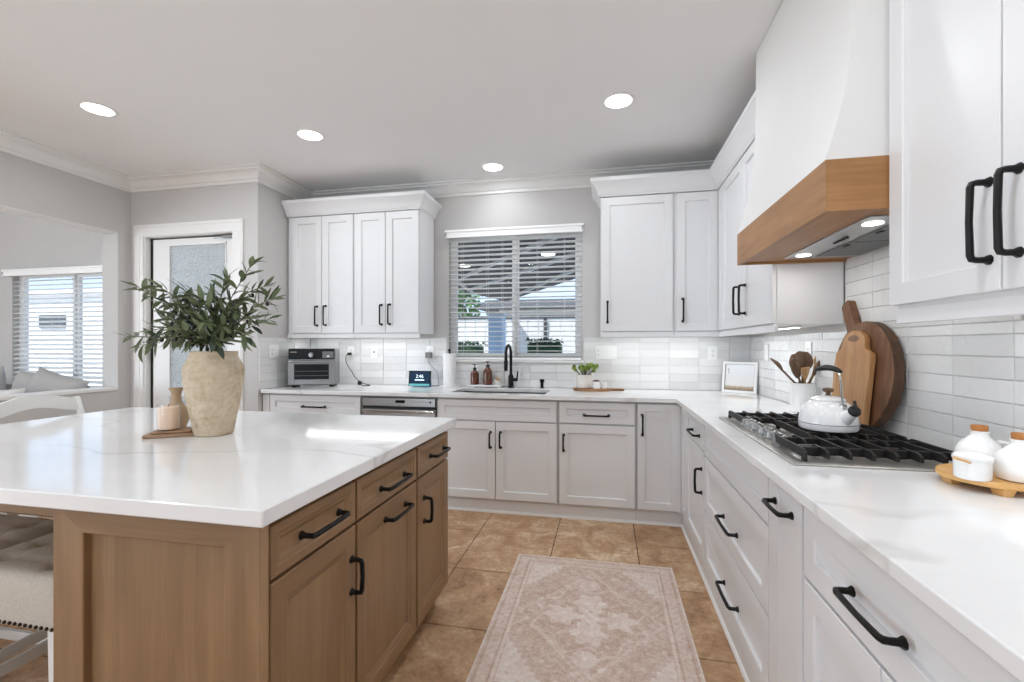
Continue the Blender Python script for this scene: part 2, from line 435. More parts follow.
def frosted():
    m = bpy.data.materials.new('frosted_glass'); m.use_nodes = True; nt = m.node_tree; k = N(m); b = k.b
    b.inputs['Base Color'].default_value = rgb(214, 222, 228); b.inputs['Roughness'].default_value = .25
    b.inputs['Transmission Weight'].default_value = .0
    tr = nt.nodes.new('ShaderNodeBsdfTranslucent'); tr.inputs[0].default_value = rgb(255, 250, 243)
    mx = nt.nodes.new('ShaderNodeMixShader'); mx.inputs[0].default_value = .88
    o = nt.nodes['Material Output']
    k.l(b.outputs[0], mx.inputs[1]); k.l(tr.outputs[0], mx.inputs[2]); k.l(mx.outputs[0], o.inputs[0])
    vo = k.n('ShaderNodeTexVoronoi'); vo.inputs['Scale'].default_value = 55; k.l(k.coords(), vo.inputs['Vector'])
    k.bump(vo.outputs['Distance'], 1.0, .03)
    bp = [n for n in nt.nodes if n.type == 'BUMP'][0]; k.l(bp.outputs[0], tr.inputs['Normal'])
    return m
M['frosted'] = frosted()
def leafmat(name, dark, light_):
    m = bpy.data.materials.new(name); m.use_nodes = True; k = N(m)
    g = k.n('ShaderNodeNewGeometry'); a = k.n('ShaderNodeAttribute', attribute_name='tone')
    c = k.ramp(a.outputs['Fac'], [(0.0, dark), (1.0, light_)])
    pale = tuple(min(1, x * 1.5 + .05) for x in light_[:3]) + (1,)
    k.l(k.mix(k.math('MULTIPLY', g.outputs['Backfacing'], .7), c, pale), k.b.inputs['Base Color'])
    k.b.inputs['Roughness'].default_value = .5
    return m
M['olive_leaf'] = leafmat('olive_leaf', rgb(30, 46, 32), rgb(98, 110, 72))
M['succ_leaf'] = leafmat('succulent_leaf', rgb(66, 96, 44), rgb(164, 184, 96))

def vasemat():
    m = bpy.data.materials.new('weathered_clay'); m.use_nodes = True; k = N(m); co = k.coords()
    f = k.noise(co, 9, 8, .68, .4); g = k.noise(co, 60, 4, .6); band = k.noise(k.coords((2, 2, 9)), 2.0, 4, .6, .5)
    t = k.math('ADD', k.math('MULTIPLY', f, .5), k.math('ADD', k.math('MULTIPLY', g, .2), k.math('MULTIPLY', band, .3)))
    k.l(k.ramp(t, [(.36, rgb(150, 130, 104)), (.47, rgb(190, 172, 146)), (.57, rgb(208, 193, 170)), (.7, rgb(224, 213, 196))]), k.b.inputs['Base Color'])
    k.b.inputs['Roughness'].default_value = .85; k.bump(t, .45, .01)
    return m
M['vase'] = vasemat()

# ------------------------------------------------------------------ room shell
XR, YB, YD, XRET, XL, ZC = 1.15, 4.01, 3.32, -2.865, -4.18, 2.76
Y0 = -3.0; XLL = -7.3
# floor: grout bed and tiles
mb = MB(); mb.box(XLL - .1, XR + .15, Y0 - .1, YB + .12, -.12, -.004)
struct('floor', mb, M['floor_grout'], 'grout bed under the travertine floor tiles')
def tilebed(mb, F, cells, gap, depth, bev, tilt=0.0):
    for (u0, u1, v0, v1) in cells:
        u0 += gap / 2; u1 -= gap / 2; v0 += gap / 2; v1 -= gap / 2
        if u1 - u0 < .004 or v1 - v0 < .004: continue
        mb.tone = random.random()
        t = [random.uniform(-tilt, tilt) for _ in range(3)]
        def D(u, v): return depth + t[0] + t[1] * (u - u0) / (u1 - u0) + t[2] * (v - v0) / (v1 - v0)
        a = [F(u, v, 0) for u, v in ((u0, v0), (u1, v0), (u1, v1), (u0, v1))]
        b_ = [F(u, v, D(u, v) - bev) for u, v in ((u0, v0), (u1, v0), (u1, v1), (u0, v1))]
        w = [F(u, v, D(u, v)) for u, v in ((u0 + bev, v0 + bev), (u1 - bev, v0 + bev), (u1 - bev, v1 - bev), (u0 + bev, v1 - bev))]
        mb.rings([a, b_, w], cap0=False)
    mb.tone = .5
def grid(a0, a1, org, pitch):
    k = math.floor((a0 - org) / pitch) + 1; r = [a0]
    while org + k * pitch < a1 - 1e-6:
        if org + k * pitch > a0 + 1e-6: r.append(org + k * pitch)
        k += 1
    return r + [a1]
mb = MB(); gx = grid(XLL, XR, -.332, .5235); gy = grid(Y0, YB, 3.043, .529)
tilebed(mb, lambda u, v, d: (u, v, -.006 + d), [(gx[i], gx[i + 1], gy[j], gy[j + 1]) for i in range(len(gx) - 1) for j in range(len(gy) - 1)], .006, .006, .0015)
struct('floor_tiles', mb, M['travertine'], 'honed travertine floor tiles with dark grout', smooth=0)
mb = MB(); mb.box(XLL - .1, XR + .15, Y0 - .1, YD + .02, ZC, ZC + .15); mb.box(XRET - .1, XR + .15, YD + .02, YB + .15, ZC, ZC + .15)
struct('ceiling', mb, M['ceiling'])

def wall_holes(mb, F, u0, u1, v0, v1, holes, d0, d1):
    holes = [(max(h[0], u0), min(h[1], u1), max(h[2], v0), min(h[3], v1)) for h in holes]
    us = sorted({u0, u1, *[h[0] for h in holes], *[h[1] for h in holes]}); vs = sorted({v0, v1, *[h[2] for h in holes], *[h[3] for h in holes]})
    for i in range(len(us) - 1):
        for j in range(len(vs) - 1):
            cu = (us[i] + us[i + 1]) / 2; cv = (vs[j] + vs[j + 1]) / 2
            if any(h[0] < cu < h[1] and h[2] < cv < h[3] for h in holes): continue
            a = F(us[i], vs[j], d0); b = F(us[i + 1], vs[j + 1], d1)
            mb.box(a[0], b[0], a[1], b[1], a[2], b[2])
FY = lambda u, v, d: (u, d, v)
FX = lambda u, v, d: (d, u, v)
WX0, WX1, WZ0, WZ1 = -1.425, -.205, 1.152, 2.315
mb = MB(); wall_holes(mb, FY, XRET - .12, XR + .12, -.02, ZC, [(WX0, WX1, WZ0, WZ1)], YB, YB + .14); struct('wall_back', mb, M['wall'])
mb = MB(); mb.box(XR, XR + .12, Y0, YB, -.02, ZC); struct('wall_right', mb, M['wall'])
mb = MB(); mb.box(XRET - .12, XRET, YD + .12, YB, -.02, ZC); mb.box(XRET - .12, XRET, YD, YD + .12, -.02, ZC); struct('wall_return', mb, M['wall'])
DX0, DX1, DZ = -4.038, -3.102, 2.264
mb = MB(); wall_holes(mb, FY, XL - .17, XRET - .12, -.02, ZC, [(DX0, DX1, -.02, DZ)], YD, YD + .12); struct('wall_door', mb, M['wall'])
LW = (-5.62, -4.38, .80, 2.0)
mb = MB(); wall_holes(mb, FY, XLL, XL - .17, -.02, ZC, [LW], YD + .02, YD + .14); struct('wall_living', mb, M['wall'])
mb = MB(); wall_holes(mb, FX, Y0, YD, -.02, ZC, [(.5, 3.208, .921, 2.274), (Y0, .1, -.02, 2.62)], XL - .17, XL); struct('wall_left', mb, M['wall'])
mb = MB(); wall_holes(mb, FX, Y0, YD + .02, -.02, ZC, [(-2.7, .7, .3, 2.5)], XLL - .12, XLL); struct('wall_far', mb, M['wall'])  # unseen wall; opening added for the fill light from the left
mb = MB(); wall_holes(mb, FY, XLL, XR, -.02, ZC, [(-4.0, -1.6, .02, 2.15)], Y0 - .12, Y0); struct('wall_rear', mb, M['wall_taupe'])  # unseen wall; its opening is added to let light in

crown = [(0, ZC - .105), (.014, ZC - .105), (.018, ZC - .082), (.030, ZC - .078), (.040, ZC - .066), (.052, ZC - .046), (.078, ZC - .030), (.100, ZC - .026), (.104, ZC - .014), (.130, ZC - .012), (.130, ZC), (0, ZC)]
mb = MB(); mb.sweep([(XL, Y0), (XL, YD), (XRET, YD), (XRET, YB), (XR, YB), (XR, 2.52)], crown); mb.sweep([(XR, 1.53), (XR, Y0)], crown)
struct('trim_1', mb, M['trim'], 'white stepped crown moulding round the kitchen ceiling', smooth=30)
mb = MB(); mb.box(XL - .18, XL + .010, .47, 3.207, .893, .9215, .004); struct('trim_2', mb, M['trim'], 'white ledge along the bottom of the wall opening')
mb = MB(); mb.box(XL - .1695, XL - .0005, .501, 3.2075, 2.266, 2.2739, .002); struct('trim_7', mb, M['trim'], 'white board on the underside of the wall opening')  # added board; its white imitates light on the underside of the opening
bbp = [(0, 0), (.014, 0), (.014, .075), (.006, .09), (0, .09)]
mb = MB(); mb.sweep([(XL, .1), (XL, YD), (-4.16, YD)], bbp); struct('baseboard_left', mb, M['trim'])
mb = MB(); mb.sweep([(-2.99, YD), (XRET, YD), (XRET, 3.33)], bbp); struct('baseboard_door', mb, M['trim'])
mb = MB(); mb.sweep([(XLL, YD + .02), (XL - .17, YD + .02)], bbp); struct('baseboard_living', mb, M['trim'])

# backsplash tiles
PZ, PU = .0668, .2355
mb = MB(); cells = []
zr = grid(.9145, 1.352, .914, PZ); ur = grid(XRET + .012, 1.14, .045, PU)
def cellsfor(ur, zr, hole=None):
    out = []
    for i in range(len(ur) - 1):
        for j in range(len(zr) - 1):
            c = (ur[i], ur[i + 1], zr[j], zr[j + 1])
            if hole and c[2] < hole[3] and c[3] > hole[2] and c[0] < hole[1] and c[1] > hole[0]:
                if c[2] < hole[2]: out.append((c[0], c[1], c[2], hole[2]))
                if c[3] > hole[2]:
                    lo = max(c[2], hole[2])
                    if c[0] < hole[0]: out.append((c[0], hole[0], lo, c[3]))
                    if c[1] > hole[1]: out.append((hole[1], c[1], lo, c[3]))
            else: out.append(c)
    return out
tilebed(mb, lambda u, v, d: (u, YB - .004 - d, v), cellsfor(ur, zr, (-1.44, -.19, 1.132, 2.4)), .0026, .006, .0012, .0007)
struct('backsplash_back', mb, M['tile'], 'stacked glossy white tiles on the back wall', smooth=0)
mb = MB(); zr2 = grid(.9145, 1.352, .914, PZ)
yr = grid(-.6, YB - .011, 1.80, PU)
tilebed(mb, lambda u, v, d: (XR - .004 - d, u, v), cellsfor(yr, zr2), .0026, .006, .0012, .0009)
tilebed(mb, lambda u, v, d: (XR - .004 - d, u, v), cellsfor(grid(1.545, 2.504, 1.80, PU), grid(1.352, 1.80, .914, PZ)), .0026, .006, .0012, .0009)
struct('backsplash_right', mb, M['tile'], 'stacked glossy white tiles on the right wall', smooth=0)
mb = MB(); tilebed(mb, lambda u, v, d: (XRET + .004 + d, u, v), cellsfor(grid(3.325, YB - .011, 3.53, PU), zr), .0026, .006, .0012, .0007)
struct('backsplash_return', mb, M['tile'], 'stacked glossy white tiles on the short return wall', smooth=0)
mb = MB(); wall_holes(mb, FY, XRET, XR, .90, 1.352, [(-1.44, -.19, 1.132, 2.4)], YB - .004, YB); mb.box(XR - .004, XR, -.6, YB - .004, .90, 1.352); mb.box(XR - .004, XR, 1.545, 2.504, 1.352, 1.80); mb.box(XRET, XRET + .004, 3.325, YB - .004, .90, 1.352)
struct('backsplash_grout', mb, M['grout'], 'pale grout between the backsplash tiles')

# ------------------------------------------------------------------ windows
def window(name, x0, x1, z0, z1, y, split, handle=True):
    r = bpy.data.objects.new(name, None); r.location = ((x0 + x1) / 2, y, z0); COL.objects.link(r); r['kind'] = 'structure'; r['category'] = 'window'
    mb = MB(); w = .034
    for a, b_, c, d in ((x0, x0 + w, z0, z1), (x1 - w, x1, z0, z1), (x0 + w, x1 - w, z0, z0 + w), (x0 + w, x1 - w, z1 - w, z1)): mb.box(a, b_, y + .05, y + .11, c, d, .003)
    for (a, b_) in ((x0 + w, split), (split, x1 - w)):
        yo = y + (.055 if a < split - .01 and b_ == split else .072)
        for p in ((a, a + .03, z0 + w, z1 - w), (b_ - .03, b_, z0 + w, z1 - w), (a + .03, b_ - .03, z0 + w, z0 + w + .03), (a + .03, b_ - .03, z1 - w - .03, z1 - w)): mb.box(p[0], p[1], yo, yo + .03, p[2], p[3], .002)
    build('window_frame', mb, M['vinyl'], r)
    mb = MB(); mb.box(x0 + w + .02, x1 - w - .02, y + .085, y + .089, z0 + w + .02, z1 - w - .02); build('pane', mb, M['glass'], r)
    return r
window('window_1', WX0, WX1, WZ0, WZ1, YB, -.808)
window('window_2', LW[0], LW[1], LW[2], LW[3], YD + .02, -4.93)
mb = MB(); mb.box(-1.44, -.19, YB - .030, YB + .045, 1.132, 1.154, .004); struct('trim_3', mb, M['trim'], 'white sill under the kitchen window')

def blind(name, x0, x1, z0, z1, yc, label, vz0, vz1, vx0, vx1, vy, pitch, tilt, cords, group, depth=.05):
    r = thing(name, ((x0 + x1) / 2, yc, z0), label, 'window blind', group)
    mb = MB(); mb.box(vx0, vx1, vy, vy + .012, vz0, vz1, .002)
    mb.box(vx0 - .006, vx1 + .006, vy - .008, vy + .016, vz1 - .022, vz1, .004); mb.box(vx0 - .003, vx1 + .003, vy - .004, vy + .012, vz0, vz0 + .014, .002)
    for sx in (vx0, vx1 - .012): mb.box(sx, sx + .012, vy, vy + .055, vz0, vz1 - .002, .002)
    build('valance', mb, M['shutter_white'], r)
    n = int((vz0 + .02 - z0 - .03) / pitch); c, s = math.cos(tilt), math.sin(tilt)
    for i in range(n):
        z = z0 + .035 + i * pitch; mb = MB(); loops = []
        for x in (x0, x1):
            lp = []
            for (a, h) in ((-depth / 2, -.0015), (0, -.0008), (depth / 2, -.0015), (depth / 2, .0015), (0, .0028), (-depth / 2, .0015)):
                lp.append((x, yc + a * c - h * s, z + a * s + h * c))
            loops.append(lp)
        mb.rings(loops); build('slat', mb, M['slat'], r, smooth=0)
    mb = MB(); mb.box(x0, x1, yc - .025, yc + .025, z0, z0 + .018, .003); build('bottom_rail', mb, M['shutter_white'], r)
    for cx in cords:
        mb = MB(); mb.tube([(cx, yc - depth / 2 - .002, z0 + .01), (cx, yc - depth / 2 - .002, vz0 + .02)], .0009, 6); mb.tube([(cx, yc + depth / 2 + .002, z0 + .01), (cx, yc + depth / 2 + .002, vz0 + .02)], .0009, 6)
        build('ladder_cord', mb, M['shutter_white'], r)
    return r
blind('window_blind', WX0 + .006, WX1 - .006, 1.157, 2.25, YB + .022, 'white slatted blind in the kitchen window above the sink', 2.262, 2.335, -1.438, -.192, YB - .055, .0438, math.radians(-4), (-1.30, -1.06, -.92, -.60, -.36), 'slatted window blinds', .060)
blind('window_blind', LW[0] + .006, LW[1] - .006, .82, 1.95, YD + .045, 'white slatted blind in the living room window beyond the wall opening', 1.945, 2.01, -5.655, -4.365, YD - .035, .0438, math.radians(22), (-5.42, -5.12, -4.8, -4.5), 'slatted window blinds')

# ------------------------------------------------------------------ frosted glass door
r = bpy.data.objects.new('door_1', None); r.location = ((DX0 + DX1) / 2, YD + .04, 0); COL.objects.link(r); r['kind'] = 'structure'; r['category'] = 'door'
SX0, SX1, SZ = -3.991, -3.122, 2.233
GX0, GX1 = -3.820, -3.213
mb = MB()
for p in ((SX0, GX0, .012, SZ), (GX1, SX1, .012, SZ), (GX0, GX1, 2.182, SZ), (GX0, GX1, .012, .24), (GX0, GX1, .845, .885)): mb.box(p[0], p[1], YD + .045, YD + .085, p[2], p[3], .002)
for (a, b_, c, d) in ((GX0, GX1, .885, 2.182), (GX0, GX1, .24, .845)):
    for p in ((a, a + .014, c, d), (b_ - .014, b_, c, d), (a, b_, c, c + .014), (a, b_, d - .014, d)): mb.box(p[0], p[1], YD + .038, YD + .047, p[2], p[3], .003)
build('door_slab', mb, M['trim'], r)
mb = MB(); mb.box(GX0 + .002, GX1 - .002, YD + .062, YD + .068, .886, 2.181); build('pane', mb, M['frosted'], r)
mb = MB(); mb.box(GX0 + .002, GX1 - .002, YD + .062, YD + .068, .241, .844); build('pane', mb, M['frosted'], r)
mb = MB(); mb.box(DX0, DX0 + .018, YD, YD + .12, 0, DZ - .002); mb.box(DX1 - .016, DX1, YD, YD + .12, 0, DZ - .002); mb.box(DX0 + .018, DX1 - .016, YD, YD + .12, DZ - .018, DZ - .002); build('door_jamb', mb, M['trim'], r)
mb = MB(); cw = .100
for (a, b_, t) in ((DX0 - cw, DX0 + .004, .014), (DX0 - cw + .012, DX0 - .030, .0195)): mb.box(a, b_, YD - t, YD - .0002, 0, 2.2515, .003)
for (a, b_, t) in ((DX1 - .004, DX1 + cw, .014), (DX1 + .030, DX1 + cw - .012, .0195)): mb.box(a, b_, YD - t, YD - .0002, 0, 2.2515, .003)
mb.box(DX0 - cw, DX1 + cw, YD - .0145, YD - .0002, 2.252, 2.357, .003); mb.box(DX0 - cw + .012, DX1 + cw - .012, YD - .020, YD - .0002, 2.327, 2.345, .003)
build('door_casing', mb, M['trim'], r)
mb = MB(); mb.box(-3.24, -3.122, YD + .02, YD + .044, 2.211, 2.235, .004); mb.tube([(-3.24, YD + .03, 2.223), (-3.34, YD + .036, 2.221)], .006, 8); build('door_closer', mb, M['steel'], r)
mb = MB(); mb.lathe([(.03, 0), (.03, .004)], (-3.172, YD + .040, 0), 20); mb.v = [(x, YD + .045 - (z), 1.0 + (y - YD - .04)) for x, y, z in mb.v]
mb.tube([(-3.172, YD + .045, 1.0), (-3.172, YD - .01, 1.0), (-3.272, YD - .012, 1.0)], .008, 10); build('door_handle', mb, M['steel_dk'], r)
mb = MB()
for z in (1.2,): mb.tube([(SX0 - .004, YD + .036, z - .045), (SX0 - .004, YD + .036, z + .045)], .006, 8)
build('hinge', mb, M['black'], r)
mb = MB(); mb.box(DX0 + .0185, SX0 - .001, YD + .046, YD + .10, .01, SZ + .008); mb.box(DX0 + .0185, DX1 - .017, YD + .046, YD + .10, SZ + .001, SZ + .008); build('weatherstrip', mb, M['rubber'], r)  # dark strips standing for the shade in the gap round the door

# ------------------------------------------------------------------ cabinet builders
def face_back(b): return lambda u, z, d: (u, b - d, z)        # faces the camera (-y)
def face_right(b): return lambda u, z, d: (b - d, u, z)       # faces -x
def face_isl(b): return lambda u, z, d: (b + d, u, z)         # faces +x
def fbox(mb, F, u0, u1, z0, z1, d0, d1, b=0.0, mi=None):
    a = F(u0, z0, d0); c = F(u1, z1, d1); mb.box(a[0], c[0], a[1], c[1], a[2], c[2], b, mi)
def panel_rings(mb, F, u0, u1, z0, z1, spec, t, mis=None, top=0.0):
    """spec = [(inset, depth)...] from the outer front edge inwards"""
    def loop(i, d): return [F(u0 + i, z0 + i, d), F(u1 - i, z0 + i, d), F(u1 - i, z1 - i + (top if i > .05 else 0), d), F(u0 + i, z1 - i + (top if i > .05 else 0), d)]
    L = [loop(0, -t)] + [loop(i, d) for i, d in spec]
    if not mis: mb.rings(L); return
    for q in range(len(L) - 1):
        for j in range(4):
            k = (j + 1) % 4
            mb.add([L[q][j], L[q][k], L[q + 1][k], L[q + 1][j]], [(0, 1, 2, 3)], mis[0] if j in (0, 2) else mis[1])
    mb.add(L[0], [(3, 2, 1, 0)], mis[1]); mb.add(L[-1], [(0, 1, 2, 3)], mis[2])
SHAKER = lambda w: [(0, -.0015), (.0015, 0), (w, 0), (w + .003, -.003), (w + .0045, -.0125)]
OGEE = lambda w: [(0, -.002), (.002, 0), (w - .022, 0), (w - .018, -.003), (w - .012, -.004), (w - .003, -.009), (w, -.011)]
def pull(F, u, z, L, vert, parent, name='handle', m='black', d=.036):
    pts = [(-L / 2, 0), (-L / 2, .003), (-L / 2, .010), (-L / 2, d - .012), (-L / 2 + .0025, d - .003), (-L / 2 + .010, d), (0, d + .002), (L / 2 - .010, d), (L / 2 - .0025, d - .003), (L / 2, d - .012), (L / 2, .010), (L / 2, .003), (L / 2, 0)]
    rad = [.0118, .0113, .0072, .0068, .0075, .0072, .0066, .0072, .0075, .0068, .0072, .0113, .0118]
    P = [F(u, z + a, dd) if vert else F(u + a, z, dd) for a, dd in pts]
    mb = MB(); mb.tube(P, rad, 8, ph=PI / 8); return build(name, mb, M[m], parent, smooth=38)

def cabinet(label, F, u0, u1, fronts, z0=.105, z1=.882, depth=.60, name='base_cabinet', cat='kitchen cabinet', group=None, toe=.04, body='cab_gap', front='cab', spec=SHAKER, w=.058, top_recess=0, mats3=None, extra=None, bmi=None, toe_m=None, rail=None, hollow=False):
    mid = F((u0 + u1) / 2, 0, -depth / 2)
    r = thing(name, (mid[0], mid[1], 0 if toe is not None else z0), label, cat, group)
    mb = MB()
    if hollow:
        for q in ((u0, u0 + .018, z0, z1, -.0205, -depth), (u1 - .018, u1, z0, z1, -.0205, -depth), (u0 + .018, u1 - .018, z0, z0 + .018, -.0205, -depth), (u0 + .018, u1 - .018, z0 + .018, z1, -depth, -depth + .01), (u0 + .018, u1 - .018, .69, z1, -.0205, -.035), (u0 + .018, u1 - .018, z0 + .018, .69, -.0205, -.024)): fbox(mb, F, *q)
    else: fbox(mb, F, u0, u1, z0, z1, -.0205, -depth, .001)
    build('carcass', mb, M[body], r)
    if toe is not None:
        mb = MB(); fbox(mb, F, u0, u1, 0, z0, -toe, -depth + .02); build('toe_kick', mb, M[toe_m or front], r)
    if rail is not None:
        mb = MB(); fbox(mb, F, u0, u1, rail[0], z0, -rail[1], -rail[1] - .02, .002); build('light_rail', mb, M[front], r)
    for fr in fronts:
        kind, a, b_, c, d = fr[:5]
        mb = MB(); ww = min(fr[6] if len(fr) > 6 else w, (b_ - a) * .3, (d - c) * .36)
        if kind == 'slab': fbox(mb, F, a, b_, c, d, -.02, 0, .0015); mm = M[front]
        elif mats3: panel_rings(mb, F, a, b_, c, d, spec(ww), .02, (0, 1, 1)); mm = [M[x] for x in mats3]
        else: panel_rings(mb, F, a, b_, c, d, spec(ww), .02); mm = M[front]
        o = build('drawer' if kind == 'drawer' else ('filler_panel' if kind in ('filler', 'slab') else 'door'), mb, mm, r, smooth=20)
        for h in (fr[5] if len(fr) > 5 else []): pull(F, h[0], h[1], h[2], h[3], o)
    if extra: extra(r)
    return r

FB = face_back(3.37); FR = face_right(.515); CB = .63
# back run
cabinet('white drawer base cabinet under the toaster oven, left end of the back run', FB, -2.860, -1.945, [('slab', -2.860, -2.80, .105, .872), ('drawer', -2.792, -1.95, .715, .868, [(-2.37, .778, .2, False)], .05), ('drawer', -2.792, -1.95, .415, .705, [(-2.37, .63, .2, False)]), ('drawer', -2.792, -1.95, .115, .405, [(-2.37, .33, .2, False)])], group='white base cabinets')
# dishwasher
r = thing('dishwasher', (-1.617, 3.66, 0), 'stainless dishwasher between the drawer cabinet and the sink cabinet', 'dishwasher')
mb = MB(); mb.box(-1.937, -1.300, 3.392, 3.98, .10, .875); build('tub', mb, M['steel_dk'], r)
mb = MB(); mb.box(-1.930, -1.306, 3.365, 3.391, .115, .775, .004); build('door', mb, M['steel'], r)
mb = MB(); mb.box(-1.930, -1.306, 3.362, 3.391, .800, .868, .004); pnl = build('control_panel', mb, M['steel'], r)
mb = MB(); mb.box(-1.64, -1.56, 3.3605, 3.3625, .828, .850); build('display', mb, M['darkglass'], pnl)
for i in range(7):
    mb = MB(); mb.box(-1.50 + i * .022, -1.492 + i * .022, 3.3610, 3.3625, .834, .842); build('button', mb, M['steel_dk'], pnl)
mb = MB(); mb.lathe([(.008, 0), (.008, .003)], (0, 0, 0), 16); mb.v = [(x - 1.345, 3.3622 - z, .838 + y) for x, y, z in mb.v]; build('knob', mb, M['black'], pnl)
mb = MB(); mb.box(-1.928, -1.308, 3.376, 3.392, .776, .799); build('grip_recess', mb, M['rubber'], r)
mb = MB(); mb.box(-1.925, -1.311, 3.340, 3.366, .752, .774, .006); build('handle_bar', mb, M['steel_lt'], r)
mb = MB(); mb.box(-1.937, -1.300, 3.41, 3.43, 0, .10); build('toe_kick', mb, M['cab'], r)

cabinet('white sink base cabinet with two doors below the window', FB, -1.293, -.351, [('slab', -1.2935, -1.290, .115, .868), ('filler', -1.285, -.360, .712, .868, [], .05), ('door', -1.285, -.828, .115, .702, [(-.862, .565, .115, True)]), ('door', -.822, -.360, .115, .702, [(-.783, .568, .115, True)])], group='white base cabinets', hollow=True)
cabinet('white base cabinet with one drawer over one door beside the sink cabinet', FB, -.349, .211, [('drawer', -.338, .201, .715, .868, [(-.07, .776, .175, False)], .05), ('door', -.338, .201, .115, .700, [(-.307, .567, .115, True)])], group='white base cabinets')
cabinet('narrow white corner base cabinet with one full-height door', FB, .213, .533, [('door', .222, .498, .115, .868, [(.253, .717, .14, True)], .05), ('slab', .4985, .5145, .105, .8815)], group='white base cabinets')
mb = MB(); mb.sweep([(-2.860, 3.41), (.530, 3.41), (.530, -.5)], [(0, 0), (.012, 0), (.010, .010), (.004, .016), (0, .018)]); struct('baseboard_cabinets', mb, M['trim'], 'white shoe moulding along the foot of the cabinets')
# right run (facing the rug)
RD = .60
def rc(*a, **k): return cabinet(*a, depth=RD, toe=.014, group='white base cabinets', **k)
mb_c = None
rc('narrow white base cabinet by the corner with a small drawer over a door', FR, 2.605, 3.388, [('filler', 3.175, 3.368, .115, .868, [], .05), ('drawer', 2.625, 3.165, .715, .868, [(2.82, .775, .20, False)], .045), ('door', 2.625, 3.165, .115, .705, [(2.66, .54, .13, True)])])
rc('wide white three-drawer base cabinet under the cooktop', FR, 1.615, 2.603, [('drawer', 1.622, 2.594, .700, .868, [], .055), ('drawer', 1.622, 2.594, .405, .690, [(2.075, .521, .21, False)]), ('drawer', 1.622, 2.594, .115, .395, [(2.063, .232, .21, False)])])
rc('slim white pull-out base cabinet with a single top handle', FR, 1.355, 1.613, [('slab', 1.528, 1.612, .115, .868), ('slab', 1.362, 1.524, .115, .868, [(1.486, .800, .13, False)])])
rc('white base cabinet nearest the camera with one drawer over two doors', FR, .60, 1.353, [('drawer', .640, 1.345, .672, .855, [(1.012, .757, .172, False)], .06), ('door', 1.002, 1.345, .115, .662, [(1.035, .508, .14, True)]), ('door', .640, .996, .115, .662, [(.96, .508, .14, True)])])
rc('white base cabinet past the frame edge with one drawer over one door', FR, -.4, .598, [('drawer', -.36, .59, .672, .855, [(.1, .757, .172, False)]), ('door', -.36, .59, .115, .662, [(.55, .56, .14, True)])])

# worktop with a sink cut-out
def slab_cells(cells, z0, z1, us, vs, name, m, label, cat, bevel, loc):
    mb = MB(); have = set(cells)
    for (i, j) in cells:
        x0, x1, y0, y1 = us[i], us[i + 1], vs[j], vs[j + 1]
        mb.add([(x0, y0, z1), (x1, y0, z1), (x1, y1, z1), (x0, y1, z1)], [(0, 1, 2, 3)]); mb.add([(x0, y0, z0), (x1, y0, z0), (x1, y1, z0), (x0, y1, z0)], [(3, 2, 1, 0)])
        for (di, dj, a, b_) in ((-1, 0, (x0, y1), (x0, y0)), (1, 0, (x1, y0), (x1, y1)), (0, -1, (x0, y0), (x1, y0)), (0, 1, (x1, y1), (x0, y1))):
            if (i + di, j + dj) not in have: mb.add([(*a, z0), (*b_, z0), (*b_, z1), (*a, z1)], [(0, 1, 2, 3)])
    return solo(name, mb, m, loc, label, cat, bevel=bevel, smooth=8)
us = [XRET + .012, -1.215, -.455, .478, XR - .012]; vs = [-.45, 3.335, 3.455, 3.845, YB - .012]
cells = [(i, j) for i in range(4) for j in range(1, 4) if not (i == 1 and j == 2)] + [(3, 0)]
slab_cells(cells, .883, .914, us, vs, 'worktop', M['quartz'], 'L-shaped white quartz worktop along the back and right walls', 'worktop', .003, (0, 3.6, .883))
# sink
r = thing('sink', (-.835, 3.65, .68), 'undermount stainless sink set in the worktop below the window', 'sink')
mb = MB(); x0, x1, y0, y1 = -1.222, -.448, 3.448, 3.852
def rl(i, z): return [(x0 + i, y0 + i, z), (x1 - i, y0 + i, z), (x1 - i, y1 - i, z), (x0 + i, y1 - i, z)]
mb.rings([rl(-.01, .883), rl(0.0, .883), rl(.006, .72), rl(.03, .69)], cap0=False); build('basin', mb, M['steel_dk'], r)
mb = MB(); mb.lathe([(.045, 0), (.045, .003), (.03, .004)], (-.835, 3.70, .690), 20); build('drain', mb, M['steel_dk'], r)
# faucet
r = thing('faucet', (-.820, 3.925, .914), 'matte black gooseneck kitchen faucet behind the sink', 'faucet')
mb = MB(); mb.lathe([(.028, 0), (.028, .006), (.024, .008), (.024, .10), (.017, .11), (.015, .12)], (-.820, 3.925, .914), 24); build('body', mb, M['black'], r)
mb = MB(); pts = [(-.820, 3.925, .99), (-.820, 3.925, 1.17)]; R = .080
for i in range(1, 13):
    a = PI * i / 12; d = R * (1 - math.cos(a)); pts.append((-.820 - d * .06, 3.925 - d * 1.0, 1.205 + R * math.sin(a)))
pts.append((-.820 - 2 * R * .06, 3.925 - 2 * R * 1.0, 1.15)); mb.tube(pts, .0125, 14); build('spout', mb, M['black'], r)
mb = MB(); q = pts[-1]; mb.tube([(q[0], q[1], 1.155), (q[0], q[1], 1.15), (q[0], q[1], 1.09), (q[0], q[1], 1.07)], [.0135, .017, .017, .014], 16); build('spray_head', mb, M['black'], r)
mb = MB(); mb.tube([(-.820, 3.925, .985), (-.760, 3.92, .985)], .015, 12); mb.tube([(-.765, 3.92, .985), (-.757, 3.92, 1.06)], [.008, .006], 10); build('lever_handle', mb, M['black'], r)
